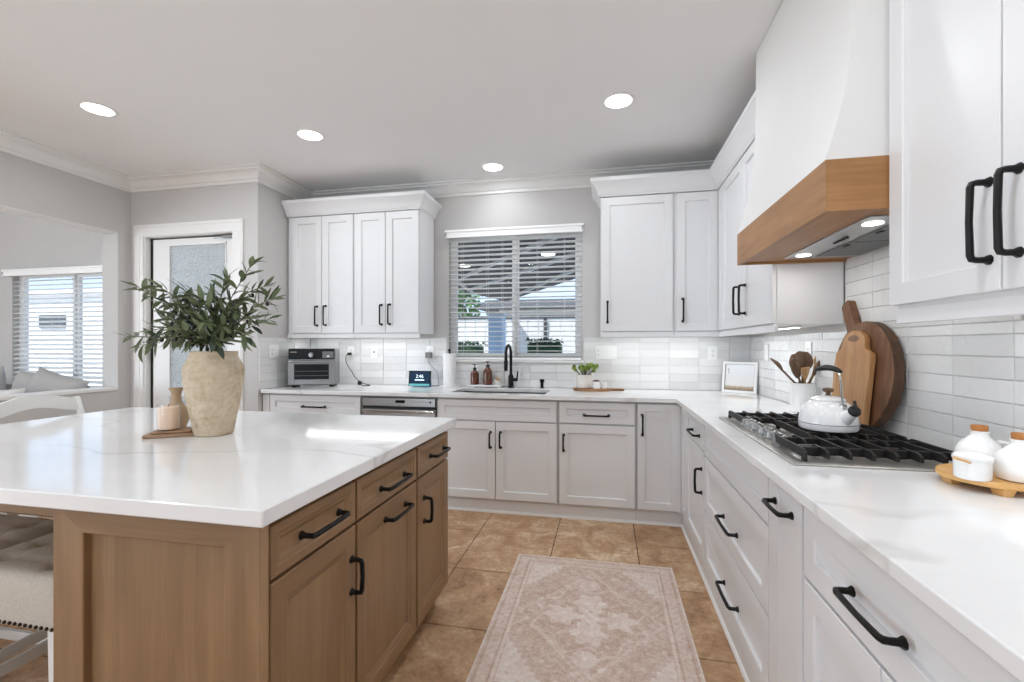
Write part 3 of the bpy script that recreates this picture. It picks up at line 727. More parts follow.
# soap dispenser head
r = thing('soap_dispenser', (-.545, 3.93, .914), 'short black air-gap button on the worktop right of the faucet', 'soap dispenser')
mb = MB(); mb.lathe([(.02, 0), (.02, .004), (.014, .006), (.014, .05)], (-.545, 3.93, .914), 18); build('base', mb, M['black'], r)
mb = MB(); mb.lathe([(.018, .051), (.020, .055), (.020, .074), (.017, .078)], (-.545, 3.93, .914), 18); build('cap', mb, M['black'], r)

# ------------------------------------------------------------------ wall cabinets
FU = face_back(3.66); FUR = face_right(.822); FN = face_right(.82)
def uc(label, F, u0, u1, fronts, depth, rl=(1.35, .006)): return cabinet(label, F, u0, u1, fronts, z0=1.388, z1=2.452, depth=depth, name='wall_cabinet', group='white wall cabinets', toe=None, body='cab', w=.06, rail=rl)
uc('white two-door wall cabinet above the toaster oven', FU, -2.852, -2.183, [('door', -2.802, -2.503, 1.396, 2.445, [(-2.543, 1.549, .17, True)]), ('door', -2.497, -2.192, 1.396, 2.445, [(-2.458, 1.552, .17, True)])], .338)
uc('white two-door wall cabinet beside the left edge of the kitchen window', FU, -2.181, -1.565, [('door', -2.172, -1.884, 1.396, 2.445, [(-1.915, 1.552, .17, True)]), ('door', -1.878, -1.573, 1.396, 2.445, [(-1.838, 1.555, .17, True)])], .338)
uc('white single-door wall cabinet right of the kitchen window', FU, -.043, .511, [('door', -.034, .500, 1.396, 2.445, [(.011, 1.547, .16, True)])], .338)
uc('white single-door wall cabinet in the back corner', FU, .513, .853, [('door', .528, .822, 1.396, 2.445, [(.571, 1.553, .17, True)])], .338)
uc('white two-door wall cabinet between the back corner and the range hood', FUR, 2.512, 3.655, [('filler', 3.548, 3.652, 1.396, 2.445), ('door', 3.050, 3.540, 1.396, 2.445, [(3.098, 1.566, .17, True)]), ('door', 2.522, 3.042, 1.396, 2.445, [(2.975, 1.562, .17, True)])], .3165)
uc('white two-door wall cabinet on the near side of the range hood', FN, .772, 1.547, [('door', 1.159, 1.547, 1.399, 2.445, [(1.186, 1.553, .170, True)]), ('door', .778, 1.153, 1.399, 2.445, [(1.112, 1.555, .170, True)])], .318, (1.345, .0185))
uc('white two-door wall cabinet past the right frame edge', FN, -.01, .770, [('door', .385, .766, 1.399, 2.445, [(.41, 1.553, .17, True)]), ('door', 0.0, .379, 1.399, 2.445, [(.35, 1.555, .17, True)])], .318, (1.345, .0185))
cpro = [(-.018, 2.453), (.006, 2.453), (.008, 2.462), (.016, 2.468), (.024, 2.49), (.045, 2.525), (.072, 2.552), (.076, 2.556), (.076, 2.583), (-.018, 2.583)]
def crown_obj(name, path):
    mb = MB(); mb.sweep(path, cpro); return struct(name, mb, M['cab'], smooth=25)
crown_obj('trim_4', [(-2.852, 3.66), (-1.565, 3.66), (-1.565, YB)])['label'] = 'white cove moulding on top of the left wall cabinets'
crown_obj('trim_5', [(-.043, YB), (-.043, 3.66), (.822, 3.66), (.822, 2.512)])['label'] = 'white cove moulding on top of the corner wall cabinets'
crown_obj('trim_6', [(.82, 1.540), (.82, -.01)])['label'] = 'white cove moulding on top of the near wall cabinets'
# under-cabinet light strips
def strip(x0, x1, y0, y1, z, label, e):
    mb = MB(); mb.box(x0, x1, y0, y1, z, z + .010, .002); cx, cy = (x0 + x1) / 2, (y0 + y1) / 2
    r = thing('light_strip', (cx, cy, z), label, 'under-cabinet light', 'under-cabinet light strips'); build('housing', mb, M['plastic'], r)
    mb = MB(); mb.box(x0 + .005, x1 - .005, y0 + .004, y1 - .004, z - .003, z - .0005); build('diffuser', mb, M['led'], r)
    l = light('AREA', 'strip_light', (0, 0, -.008), (0, 0, 0), e * .5, (.94, .97, 1), shape='RECTANGLE', size=max(x1 - x0, .01), size_y=max(y1 - y0, .01)); l.parent = r
strip(-2.75, -1.62, 3.80, 3.825, 1.376, 'slim light strip under the left wall cabinets', 3.6)
strip(.02, .82, 3.80, 3.825, 1.376, 'slim light strip under the cabinets right of the window', 2.3)
strip(.96, .985, 2.60, 3.60, 1.376, 'slim light strip under the cabinet beside the range hood', 2.2)
strip(.96, .985, .20, 1.45, 1.376, 'slim light strip under the near wall cabinets', 2.6)

# ------------------------------------------------------------------ range hood
HY0, HY1 = 1.552, 2.508
r = thing('range_hood', (.9, (HY0 + HY1) / 2, 1.690), 'white curved range hood with a wooden band above the cooktop', 'range hood')
prof = [(.654, 1.847), (.665, 1.880), (.678, 1.926), (.690, 1.972), (.702, 2.024), (.713, 2.086), (.722, 2.158), (.729, 2.23), (.735, 2.324), (.739, 2.437), (.741, 2.58), (.742, ZC - .002)]
mb = MB(); mb.prism(prof + [(XR - .001, ZC - .002), (XR - .001, 1.847)], lambda u, v, d: (u, d, v), HY0 + .004, HY1 - .004); build('chimney', mb, M['hood_white'], r, smooth=25)
mb = MB(); x0, t, zb = .654, .022, 1.690
mb.box(x0 + .0005, x0 + t, HY0 + .001, HY1, zb, 1.8468, 0, 0); mb.box(x0 + .0005, XR - .011, HY0, HY0 + .0009, zb, 1.8468, 0, 1); mb.box(x0 + t, XR - .011, HY0 + .001, HY0 + t, zb, 1.8468, 0, 1); mb.box(x0 + t, XR - .011, HY1 - t, HY1, zb, 1.8468, .0015, 1)
mb.box(x0 + t, .828, HY0 + t, HY1 - t, zb + .010, zb + .025, 0, 0); mb.box(.828, XR - .011, HY0 + t, 1.668, zb + .010, zb + .025, 0, 0); mb.box(.828, XR - .011, 2.392, HY1 - t, zb + .010, zb + .025, 0, 0)
build('wood_band', mb, [M['hood_wood'], M['hood_wood_x']], r)
mb = MB(); mb.box(.830, 1.138, 1.670, 2.390, zb + .005, zb + .04, .002); ins = build('insert', mb, M['steel'], r)
for (a, b_) in ((1.72, 2.025), (2.038, 2.343)):
    mb = MB(); mb.box(.945, 1.128, a, b_, zb + .0015, zb + .0045, .002)
    for i in range(8): mb.box(.953 + i * .021, .963 + i * .021, a + .012, b_ - .012, zb, zb + .0015)
    build('filter', mb, M['steel_dk'], ins)
for y in (1.760, 2.315):
    mb = MB(); mb.lathe([(.030, .001), (.030, -.002), (.026, -.003)], (.885, y, zb + .005), 24); lt = build('hood_lamp', mb, M['lamp'], ins)
    l = light('AREA', 'hood_light', (0, 0, 0), (0, 0, 0), .5, (1, .98, .95), shape='DISK', size=.05); l.parent = r; l.location = Vector((.885, y, zb - .001)) - r.location
for i in range(5):
    mb = MB(); mb.lathe([(.006, .001), (.006, -.004), (.004, -.005)], (.900, 1.96 + i * .024, zb + .005), 12); build('button', mb, M['black'], ins)
for y in (1.87, 2.10):
    mb = MB(); mb.box(.955, .970, y - .018, y + .018, zb - .004, zb, .002); build('latch', mb, M['black'], ins)

# ------------------------------------------------------------------ kitchen island
FI = face_isl(-.765); FIF = face_back(.92)
IS = dict(z0=.10, z1=.872, depth=.62, name='island_cabinet', cat='kitchen cabinet', group='wooden island cabinets', toe=.07, body='isl_z', front='isl_z', spec=OGEE, w=.075, mats3=('isl_y', 'isl_z'), toe_m='isl_z')
cabinet('brown island cabinet nearest the camera with drawer and door', FI, .944, 1.298, [('drawer', .927, 1.294, .732, .858, [(1.118, .795, .165, False)], .045), ('door', .927, 1.294, .112, .722, [(1.270, .576, .10, True)])], **IS)
cabinet('middle brown island cabinet whose door has a level handle', FI, 1.300, 1.766, [('drawer', 1.305, 1.760, .732, .858, [(1.548, .785, .185, False)], .045), ('door', 1.305, 1.760, .112, .722, [(1.57, .666, .165, False)])], **IS)
cabinet('brown island cabinet at the end nearest the sink', FI, 1.768, 2.150, [('drawer', 1.774, 2.142, .732, .858, [(1.99, .792, .165, False)], .045), ('door', 1.774, 2.142, .112, .722, [(1.838, .58, .10, True)])], **IS)
r = thing('island_end_panel', (-1.09, .93, 0), 'wide brown recessed end panel of the island facing the camera', 'cabinet panel')
mb = MB(); panel_rings(mb, FIF, -1.408, -.788, .0, .8730, [(0, -.001), (.001, 0), (.095, 0), (.098, -.002), (.100, -.018)], .022, (0, 1, 1), top=.026); build('framed_panel', mb, [M['isl_x'], M['isl_z']], r, smooth=20)
mb = MB(); mb.box(-.7875, -.767, .9195, .9240, 0, .8730); build('edge_strip', mb, M['isl_z'], r)
mb = MB(); mb.box(-1.408, -1.387, .944, 2.150, .0, .8730, .001); solo('island_back_panel', mb, M['isl_z'], (-1.4, 1.5, 0), 'brown back panel of the island under the seating overhang', 'cabinet panel')
mb = MB(); mb.box(-2.62, -1.41, .940, .962, .826, .8730, .002); solo('island_apron', mb, M['isl_x'], (-2.0, .95, .8), 'brown apron rail under the seating overhang of the island', 'apron rail')
for y, lb in ((.99, 'near'), (2.08, 'far')):
    mb = MB(); mb.box(-2.70, -2.622, y - .04, y + .04, 0, .8730, .004); mb.box(-2.71, -2.612, y - .05, y + .05, 0, .11, .004); solo('island_support_post', mb, M['isl_z'], (-2.66, y, 0), 'square brown support leg at the %s corner of the seating overhang' % lb, 'support post', 'island support posts')
mb = MB(); mb.box(-2.775, -.749, .881, 2.216, .8735, .914, .003); solo('island_worktop', mb, M['quartz'], (-1.7, 1.55, .883), 'large white quartz slab on top of the wooden island', 'worktop')

# ------------------------------------------------------------------ stools
def seat_mesh(x0, x1, y0, y1, z0, z1, tuft=True):
    mb = MB(); nx, ny = 28, 26
    def top(i, j):
        u, v = i / nx, j / ny; x = x0 + (x1 - x0) * u; y = y0 + (y1 - y0) * v
        e = min(u, 1 - u) * (x1 - x0); g = min(v, 1 - v) * (y1 - y0)
        rnd = lambda d: 0 if d > .035 else -(.035 - math.sqrt(max(0, .035 ** 2 - (.035 - d) ** 2)))
        z = z1 + min(0, rnd(e) + rnd(g)); z = max(z, z1 - .05)
        if tuft:
            for a in (.25, .75):
                for b_ in (.22, .5, .78):
                    dd = ((u - a) * (x1 - x0)) ** 2 + ((v - b_) * (y1 - y0)) ** 2; z -= .020 * math.exp(-dd / .00045)
            z -= .006 * (math.exp(-((u - .25) / .02) ** 2) + math.exp(-((u - .75) / .02) ** 2) + math.exp(-((v - .5) / .02) ** 2) + math.exp(-((v - .22) / .02) ** 2) + math.exp(-((v - .78) / .02) ** 2)) * .8
        return (x, y, z)
    vs = [top(i, j) for i in range(nx + 1) for j in range(ny + 1)]
    fs = [(i * (ny + 1) + j, (i + 1) * (ny + 1) + j, (i + 1) * (ny + 1) + j + 1, i * (ny + 1) + j + 1) for i in range(nx) for j in range(ny)]
    rim = [(i, 0) for i in range(nx)] + [(nx, j) for j in range(ny)] + [(i, ny) for i in range(nx, 0, -1)] + [(0, j) for j in range(ny, 0, -1)]
    o = len(vs)
    for (i, j) in rim: p = top(i, j); vs.append((p[0], p[1], z0))
    n = len(rim)
    for k in range(n):
        k2 = (k + 1) % n; a = rim[k][0] * (ny + 1) + rim[k][1]; b_ = rim[k2][0] * (ny + 1) + rim[k2][1]; fs.append((a, b_, o + k2, o + k))
    fs.append(tuple(o + k for k in range(n)))
    mb.add(vs, fs); return mb
def make_stool(x0, x1, y0, y1, label, back=False, zs=.645):
    r = thing('counter_stool', ((x0 + x1) / 2, (y0 + y1) / 2, 0), label, 'stool', 'upholstered counter stools')
    build('seat', seat_mesh(x0, x1, y0, y1, zs - .143, zs), M['linen'], r, smooth=60)
    mb = MB()
    def nails(p, q):
        L = (Vector(q) - Vector(p)).length; n = int(L / .0185); nv = Vector((q[1] - p[1], -(q[0] - p[0]), 0)).normalized()
        for i in range(n + 1):
            c = Vector(p).lerp(Vector(q), i / n) + nv * .001; mb.blob(tuple(c), .0055, .0055, .0055, 8, 5)
    zn = zs - .136
    nails((x0, y0, zn), (x1, y0, zn)); nails((x1, y0, zn), (x1, y1, zn)); nails((x1, y1, zn), (x0, y1, zn)); nails((x0, y1, zn), (x0, y0, zn))
    o = build('nailhead_trim', mb, M['nail'], r, smooth=60)
    for (lx, ly) in ((x0 + .03, y0 + .03), (x1 - .03, y0 + .03), (x0 + .03, y1 - .03), (x1 - .03, y1 - .03)):
        mb = MB(); a, b_ = .021, .016; mb.rings([[(lx - b_, ly - b_, 0), (lx + b_, ly - b_, 0), (lx + b_, ly + b_, 0), (lx - b_, ly + b_, 0)], [(lx - a, ly - a, zs - .1435), (lx + a, ly - a, zs - .1435), (lx + a, ly + a, zs - .1435), (lx - a, ly + a, zs - .1435)]]); build('leg', mb, M['stool_white'], r)
    for (p, q, z) in (((x0 + .05, y0 + .03), (x1 - .05, y0 + .03), .20), ((x0 + .05, y1 - .03), (x1 - .05, y1 - .03), .20), ((x0 + .03, y0 + .05), (x0 + .03, y1 - .05), .27), ((x1 - .03, y0 + .05), (x1 - .03, y1 - .05), .27)):
        mb = MB(); mb.box(min(p[0], q[0]) - (.009 if p[0] == q[0] else 0), max(p[0], q[0]) + (.009 if p[0] == q[0] else 0), min(p[1], q[1]) - (.009 if p[1] == q[1] else 0), max(p[1], q[1]) + (.009 if p[1] == q[1] else 0), z - .018, z + .018, .003); build('stretcher', mb, M['stool_white'], r)
    if back:
        for y in (y0 + .012, y1 - .012):
            mb = MB(); pts = [(x0 + .02, y, zs - .11), (x0 + .005, y, zs + .1), (x0 - .035, y, zs + .26), (x0 - .07, y, 1.0)]
            mb.tube(pts, [.019, .018, .016, .015], 4, up=(1, 1, 0)); build('back_post', mb, M['stool_white'], r)
        def rail(zb, zt, arch, xo, nm):
            mb = MB(); loops = []
            for i in range(17):
                f = i / 16; y = y0 + .02 + (y1 - y0 - .04) * f; a = arch * math.sin(PI * f) ** 1.4; bow = -.018 * math.sin(PI * f); x = xo + bow
                loops.append([(x - .009, y, zb + a * .9), (x + .009, y, zb + a * .9), (x + .009 - .004, y, zt + a), (x - .009 - .004, y, zt + a)])
            mb.rings(loops); build(nm, mb, M['stool_white'], r, smooth=40)
        rail(.928, .994, .036, x0 - .060, 'top_rail'); rail(.775, .825, .02, x0 - .035, 'middle_rail')
    return r
make_stool(-1.875, -1.455, .962, 1.325, 'linen tufted stool under the island overhang, nearest the brown end panel')
make_stool(-2.325, -1.905, .962, 1.325, 'linen tufted stool under the island overhang, second from the end panel')
make_stool(-2.80, -2.42, 1.605, 1.995, 'white-backed stool at the far-left end of the island', True)

# ------------------------------------------------------------------ rug
def rugmat():
    m = bpy.data.materials.new('faded_woven_rug'); m.use_nodes = True; k = N(m)
    tc = k.n('ShaderNodeTexCoord'); s = k.n('ShaderNodeSeparateXYZ'); k.l(tc.outputs['Object'], s.inputs[0])
    at = k.n('ShaderNodeAttribute', attribute_name='pattern')
    w = k.noise(k.coords((1, 1, 1)), 55, 6, .75, .8); w2 = k.noise(k.coords((160, 500, 1)), 1.0, 2)
    mo = k.noise(k.coords((1, 1, 1)), 9, 4, .6, 1.0)
    t = k.math('ADD', k.math('ADD', k.math('MULTIPLY', at.outputs['Fac'], .52), .27), k.math('ADD', k.math('MULTIPLY', k.math('SUBTRACT', w, .5), 1.25), k.math('ADD', k.math('MULTIPLY', k.math('SUBTRACT', mo, .5), .45), k.math('MULTIPLY', k.math('SUBTRACT', w2, .5), .35))))
    k.l(k.ramp(t, [(.0, rgb(166, 140, 124)), (.36, rgb(196, 170, 154)), (.6, rgb(214, 196, 184)), (.95, rgb(230, 222, 214))]), k.b.inputs['Base Color'])
    k.b.inputs['Roughness'].default_value = 1.0; k.b.inputs['Specular IOR Level'].default_value = .1; k.bump(w2, .3, .003)
    return m
RX0, RX1, RY0, RY1 = -.522, .370, 1.58, 2.747
nx, ny = 178, 232
def rugval(u, v):                      # u,v in metres from the centre
    hw, hl = (RX1 - RX0) / 2, (RY1 - RY0) / 2; e = min(hw - abs(u), hl - abs(v))
    if e < .010: return .95
    if e < .018: return .55
    if e < .026: return .25
    if e < .075:
        return .62 + .12 * math.sin(u * 150) * math.sin(v * 150)
    if e < .083: return .2
    if e < .096: return .78
    if e < .102: return .3
    uu, vv = u / (hw - .10), v / (hl - .10); st = .07
    sv = math.floor(abs(vv) / st) * st; su = math.floor(abs(uu) / st) * st
    if su + sv * .98 > 1.36: return .86 + .18 * (1 if (math.sin(u * 95) * math.sin(v * 95)) > .6 else 0) - .25 * (1 if math.sin(u * 60 + 1) * math.sin(v * 70) > .85 else 0)
    if su + sv * .98 > 1.29: return .46
    d = math.hypot(u, v); val = .36 + .10 * math.sin(u * 70) * math.cos(v * 64)
    a = math.atan2(v, u)
    for (cx, cy, rr) in ((0, 0, .05), (.13, 0, .07), (-.13, 0, .07), (0, .12, .075), (0, -.12, .075)):
        if math.hypot((u - cx), (v - cy)) < rr * (1 + .18 * math.cos(6 * math.atan2(v - cy, u - cx))): val = .80
    if .235 < d * (1 + .12 * math.cos(8 * a)) < .25: val = .62
    for (cx, cy) in ((0, .29), (0, -.29)):
        q = math.hypot(u - cx, (v - cy)) * (1 + .25 * math.cos(5 * a)); 
        if q < .05: val = .74
    if abs(abs(u) + abs(v) * .8 - .33) < .008: val = .60
    if math.sin(u * 52 + 2 * math.sin(v * 31)) * math.sin(v * 47 + 2 * math.sin(u * 29)) > .72: val += .28
    return val
mb = MB(); vs = []; vals = []
for i in range(nx + 1):
    for j in range(ny + 1):
        x = RX0 + (RX1 - RX0) * i / nx; y = RY0 + (RY1 - RY0) * j / ny
        vs.append((x, y, .007)); vals.append(rugval(x - (RX0 + RX1) / 2, y - (RY0 + RY1) / 2))
fs = [(i * (ny + 1) + j, (i + 1) * (ny + 1) + j, (i + 1) * (ny + 1) + j + 1, i * (ny + 1) + j + 1) for i in range(nx) for j in range(ny)]
rim = [(i, 0) for i in range(nx)] + [(nx, j) for j in range(ny)] + [(i, ny) for i in range(nx, 0, -1)] + [(0, j) for j in range(ny, 0, -1)]
o0 = len(vs)
for (i, j) in rim: p = vs[i * (ny + 1) + j]; vs.append((p[0], p[1], .0008)); vals.append(.9)
n = len(rim)
for k_ in range(n):
    a = rim[k_][0] * (ny + 1) + rim[k_][1]; b_ = rim[(k_ + 1) % n][0] * (ny + 1) + rim[(k_ + 1) % n][1]; fs.append((a, o0 + k_, o0 + (k_ + 1) % n, b_))
me = bpy.data.meshes.new('rug'); rl_ = Vector(((RX0 + RX1) / 2, (RY0 + RY1) / 2, 0))
me.from_pydata([tuple(Vector(p) - rl_) for p in vs], [], fs); at = me.attributes.new('pattern', 'FLOAT', 'POINT'); at.data.foreach_set('value', vals)
me.materials.append(rugmat()); me.update(); o = bpy.data.objects.new('rug', me); o.location = rl_; COL.objects.link(o); tag(o, 'faded pink-beige medallion rug on the tiled floor', 'rug')

# ------------------------------------------------------------------ recessed ceiling lights
def downlight(x, y, label, e):
    r = thing('recessed_light', (x, y, ZC), label, 'ceiling light', 'recessed ceiling lights')
    mb = MB(); mb.lathe([(.100, -.0005), (.100, -.004), (.094, -.007), (.080, -.005), (.078, -.0015)], (x, y, ZC), 40, cap0=False, cap1=False); build('trim_ring', mb, M['trim'], r)
    mb = MB(); mb.lathe([(.079, -.001), (.079, -.0035), (.070, -.0045)], (x, y, ZC), 40); build('lens', mb, M['lamp'], r)
    l = light('AREA', 'downlight', (0, 0, -.012), (0, 0, 0), e, (.91, .955, 1), shape='DISK', size=.14); l.parent = r
    return r
EL = 6.0
downlight(-3.107, 2.266, 'recessed ceiling light at the far left, near the wall opening', EL)
downlight(-2.034, 2.846, 'recessed ceiling light above the island near the left wall cabinets', EL)
downlight(.073, 2.825, 'recessed ceiling light over the aisle, the one nearest the range hood', EL * .95)
downlight(-.916, 3.661, 'small recessed ceiling light just in front of the kitchen window', EL * .4)
for i, (x, y) in enumerate([(-3.1, .2), (-1.3, .1), (.12, .75), (-2.1, -1.9), (-.6, -2.2)]):  # downlights out of view, added to raise the room's brightness
    downlight(x, y, ['recessed ceiling light above the left side of the room behind the camera', 'recessed ceiling light above the near side of the island', 'recessed ceiling light over the aisle beside the camera', 'recessed ceiling light behind the camera to the left', 'recessed ceiling light behind the camera to the right'][i], EL * (1.3 if i == 2 else 1.0))

# ------------------------------------------------------------------ cooktop
CX0, CX1, CY0, CY1 = .560, 1.070, 1.542, 2.482
ZT = .9145
r = thing('cooktop', ((CX0 + CX1) / 2, (CY0 + CY1) / 2, ZT), 'stainless five-burner gas cooktop set on the worktop under the hood', 'cooktop')
mb = MB(); mb.box(CX0, CX1, CY0, CY1, ZT, ZT + .006, .002); mb.box(CX0 + .012, CX1 - .012, CY0 + .012, CY1 - .012, ZT + .006, ZT + .007); build('steel_tray', mb, M['tray_steel'], r)
burn = [(.667, 1.70, .036), (.915, 1.70, .030), (.853, 2.012, .050), (.667, 2.33, .030), (.915, 2.33, .036)]
for (x, y, q) in burn:
    mb = MB(); mb.lathe([(q + .012, 0), (q + .010, .006), (q, .010), (q, .016)], (x, y, ZT + .0072), 28); b = build('burner', mb, M['steel_lt'], r)
    mb = MB(); mb.lathe([(q * .92, 0), (q * .95, .003), (q * .92, .008), (q * .5, .010), (.001, .010)], (x, y, ZT + .0234), 28); build('burner_cap', mb, M['iron'], b)
GZ0, GZ1 = ZT + .0072, ZT + .045
def bar(mb, x0, y0, x1, y1, z0=GZ1 - .014, z1=GZ1, w=.011):
    d = Vector((x1 - x0, y1 - y0, 0)); L = d.length; d /= L; nrm = Vector((-d.y, d.x, 0)) * w / 2; nt_ = nrm * .55
    a = Vector((x0, y0, 0)); b_ = Vector((x1, y1, 0)); lo = []
    for p in (a, b_):
        lo.append([tuple(p + nrm + Vector((0, 0, z0))), tuple(p - nrm + Vector((0, 0, z0))), tuple(p - nt_ + Vector((0, 0, z1))), tuple(p + nt_ + Vector((0, 0, z1)))])
    mb.rings(lo)
def blade(mb, x, y0, y1, w=.0085, h=.026, dz=0.0):
    e = min(.016, (y1 - y0) * .3); z0, z1 = GZ1 - h + dz, GZ1 + dz
    poly = [(y0, z0), (y1, z0), (y1, z1 - .010), (y1 - e, z1), (y0 + e, z1), (y0, z1 - .010)]
    mb.prism(poly, lambda u, v, d: (d, u, v), x - w / 2, x + w / 2)
def grate(y0, y1, xs, cs, ybars, parent):
    for k_, x in enumerate(xs):
        near = [c for c in cs if abs(c[0] - x) < .034]
        segs = [(y0, y1)] if not near else [(y0, near[0][1] - .026), (near[0][1] + .026, y1)]
        for (a, b_) in segs:
            mb = MB(); blade(mb, x, a, b_)
            if k_ in (0, len(xs) - 1):
                for yy in (a + .012, b_ - .012): mb.box(x - .006, x + .006, yy - .008, yy + .008, GZ0 + .0002, GZ1 - .025)
            build('grate_finger', mb, M['iron'], parent, smooth=20)
    for y in ybars:
        mb = MB(); mb.box(xs[0] - .004, xs[-1] + .004, y - .0055, y + .0055, GZ1 - .028, GZ1 - .003, .002); build('grate_bar', mb, M['iron'], parent, smooth=20)
GX = [.605, .667, .729, .791, .853, .915, .977, 1.034]
def grate_group(y0, y1, xs, cs, ybars, label):
    g = MB(); mbx = g; mbx.box(xs[0] - .004, xs[0] + .004, y0 + .03, y1 - .03, GZ1 - .026, GZ1 - .004, .002); o = build('grate', g, M['iron'], r, smooth=20)
    grate(y0, y1, xs, cs, ybars, o)
grate_group(CY0 + .022, CY0 + .295, GX, [(.667, 1.70), (.915, 1.70)], (CY0 + .085, CY0 + .24), 'near')
grate_group(CY0 + .303, CY1 - .303, GX[2:], [(.853, 2.012)], (CY0 + .36, CY1 - .36), 'middle')
grate_group(CY1 - .295, CY1 - .022, GX, [(.667, 2.33), (.915, 2.33)], (CY1 - .24, CY1 - .085), 'far')
for i in range(5):
    y = 1.825 + i * .094; x = CX0 + .060
    mb = MB(); mb.lathe([(.028, 0), (.028, .004), (.023, .007), (.0225, .030), (.020, .034), (.001, .035)], (x, y, ZT + .0072), 26)
    for q in range(12):
        a = 2 * PI * q / 12; mb.tube([(x + .023 * math.cos(a), y + .023 * math.sin(a), ZT + .015), (x + .023 * math.cos(a), y + .023 * math.sin(a), ZT + .036)], .0022, 5)
    mb.box(x - .004, x + .004, y - .021, y + .021, ZT + .0425, ZT + .050, .001); build('knob', mb, M['knob_steel'], r)

# kettle
KX, KY, KZ = .836, 1.963, GZ1 + .0012
r = thing('kettle', (KX, KY, KZ), 'white enamel kettle with dark handle on the cooktop grates', 'kettle')
mb = MB(); mb.lathe([(.084, 0), (.094, .003), (.098, .010), (.098, .022), (.0985, .026), (.0975, .032), (.095, .052), (.089, .074), (.078, .093), (.063, .105), (.056, .109), (.056, .111), (.001, .111)], (KX, KY, KZ), 48); build('body', mb, M['enamel'], r)
mb = MB(); mb.tube([(KX + .0985 * math.cos(2 * PI * j / 48), KY + .0985 * math.sin(2 * PI * j / 48), KZ + .027) for j in range(49)], .0012, 6, cap=False); build('seam_line', mb, M['steel_dk'], r)
mb = MB(); mb.lathe([(.058, .1115), (.059, .115), (.055, .119), (.039, .126), (.018, .130), (.001, .1305)], (KX, KY, KZ), 40); lid = build('lid', mb, M['enamel'], r)
mb = MB(); mb.lathe([(.009, .1308), (.007, .137), (.009, .141), (.017, .145), (.019, .150), (.016, .156), (.007, .159), (.001, .159)], (KX, KY, KZ), 24); build('knob', mb, M['spoon'], lid)
hd = Vector((.24, -.97, 0)).normalized(); hn = Vector((-hd.y, hd.x, 0)); C0 = Vector((KX, KY, KZ))
for s in (-1, 1):
    mb = MB(); pts = []
    for (a, z) in ((.074, .092), (.073, .112), (.068, .15), (.064, .19), (.058, .216), (.044, .226)): pts.append(tuple(C0 + hd * a * s + Vector((0, 0, z))))
    mb.tube(pts, .0042, 8); build('handle_arm', mb, M['steel_lt'], r)
    mb = MB(); p = C0 + hd * .076 * s; mb.box(p.x - .011, p.x + .011, p.y - .009, p.y + .009, KZ + .084, KZ + .104, .004); build('bracket', mb, M['steel_lt'], r)
mb = MB(); pts = []; rr = []
for i in range(11):
    f = i / 10; a = -.066 + .132 * f; pts.append(tuple(C0 + hd * a + Vector((0, 0, .224 + .012 * math.sin(PI * f))))); rr.append(.006 + .008 * math.sin(PI * f) ** .6)
mb.tube(pts, rr, 12, flat=.8); build('handle_grip', mb, M['rubber'], r)
sd = hd
mb = MB(); p0 = C0 + sd * .070 + Vector((0, 0, .042)); p1 = C0 + sd * .128 + Vector((0, 0, .086)); ax = (p1 - p0).normalized()
mb.tube([tuple(p0), tuple(p0.lerp(p1, .5)), tuple(p1)], [.027, .022, .017], 20); build('spout', mb, M['enamel'], r)
mb = MB(); mb.tube([tuple(p1 - ax * .006), tuple(p1 + ax * .004), tuple(p1 + ax * .012)], [.0195, .0205, .015], 18); mb.tube([tuple(p1 + ax * .006 + Vector((0, 0, .012))), tuple(p1 + Vector((0, 0, .038)))], [.006, .005], 8); build('whistle_cap', mb, M['rubber'], r)

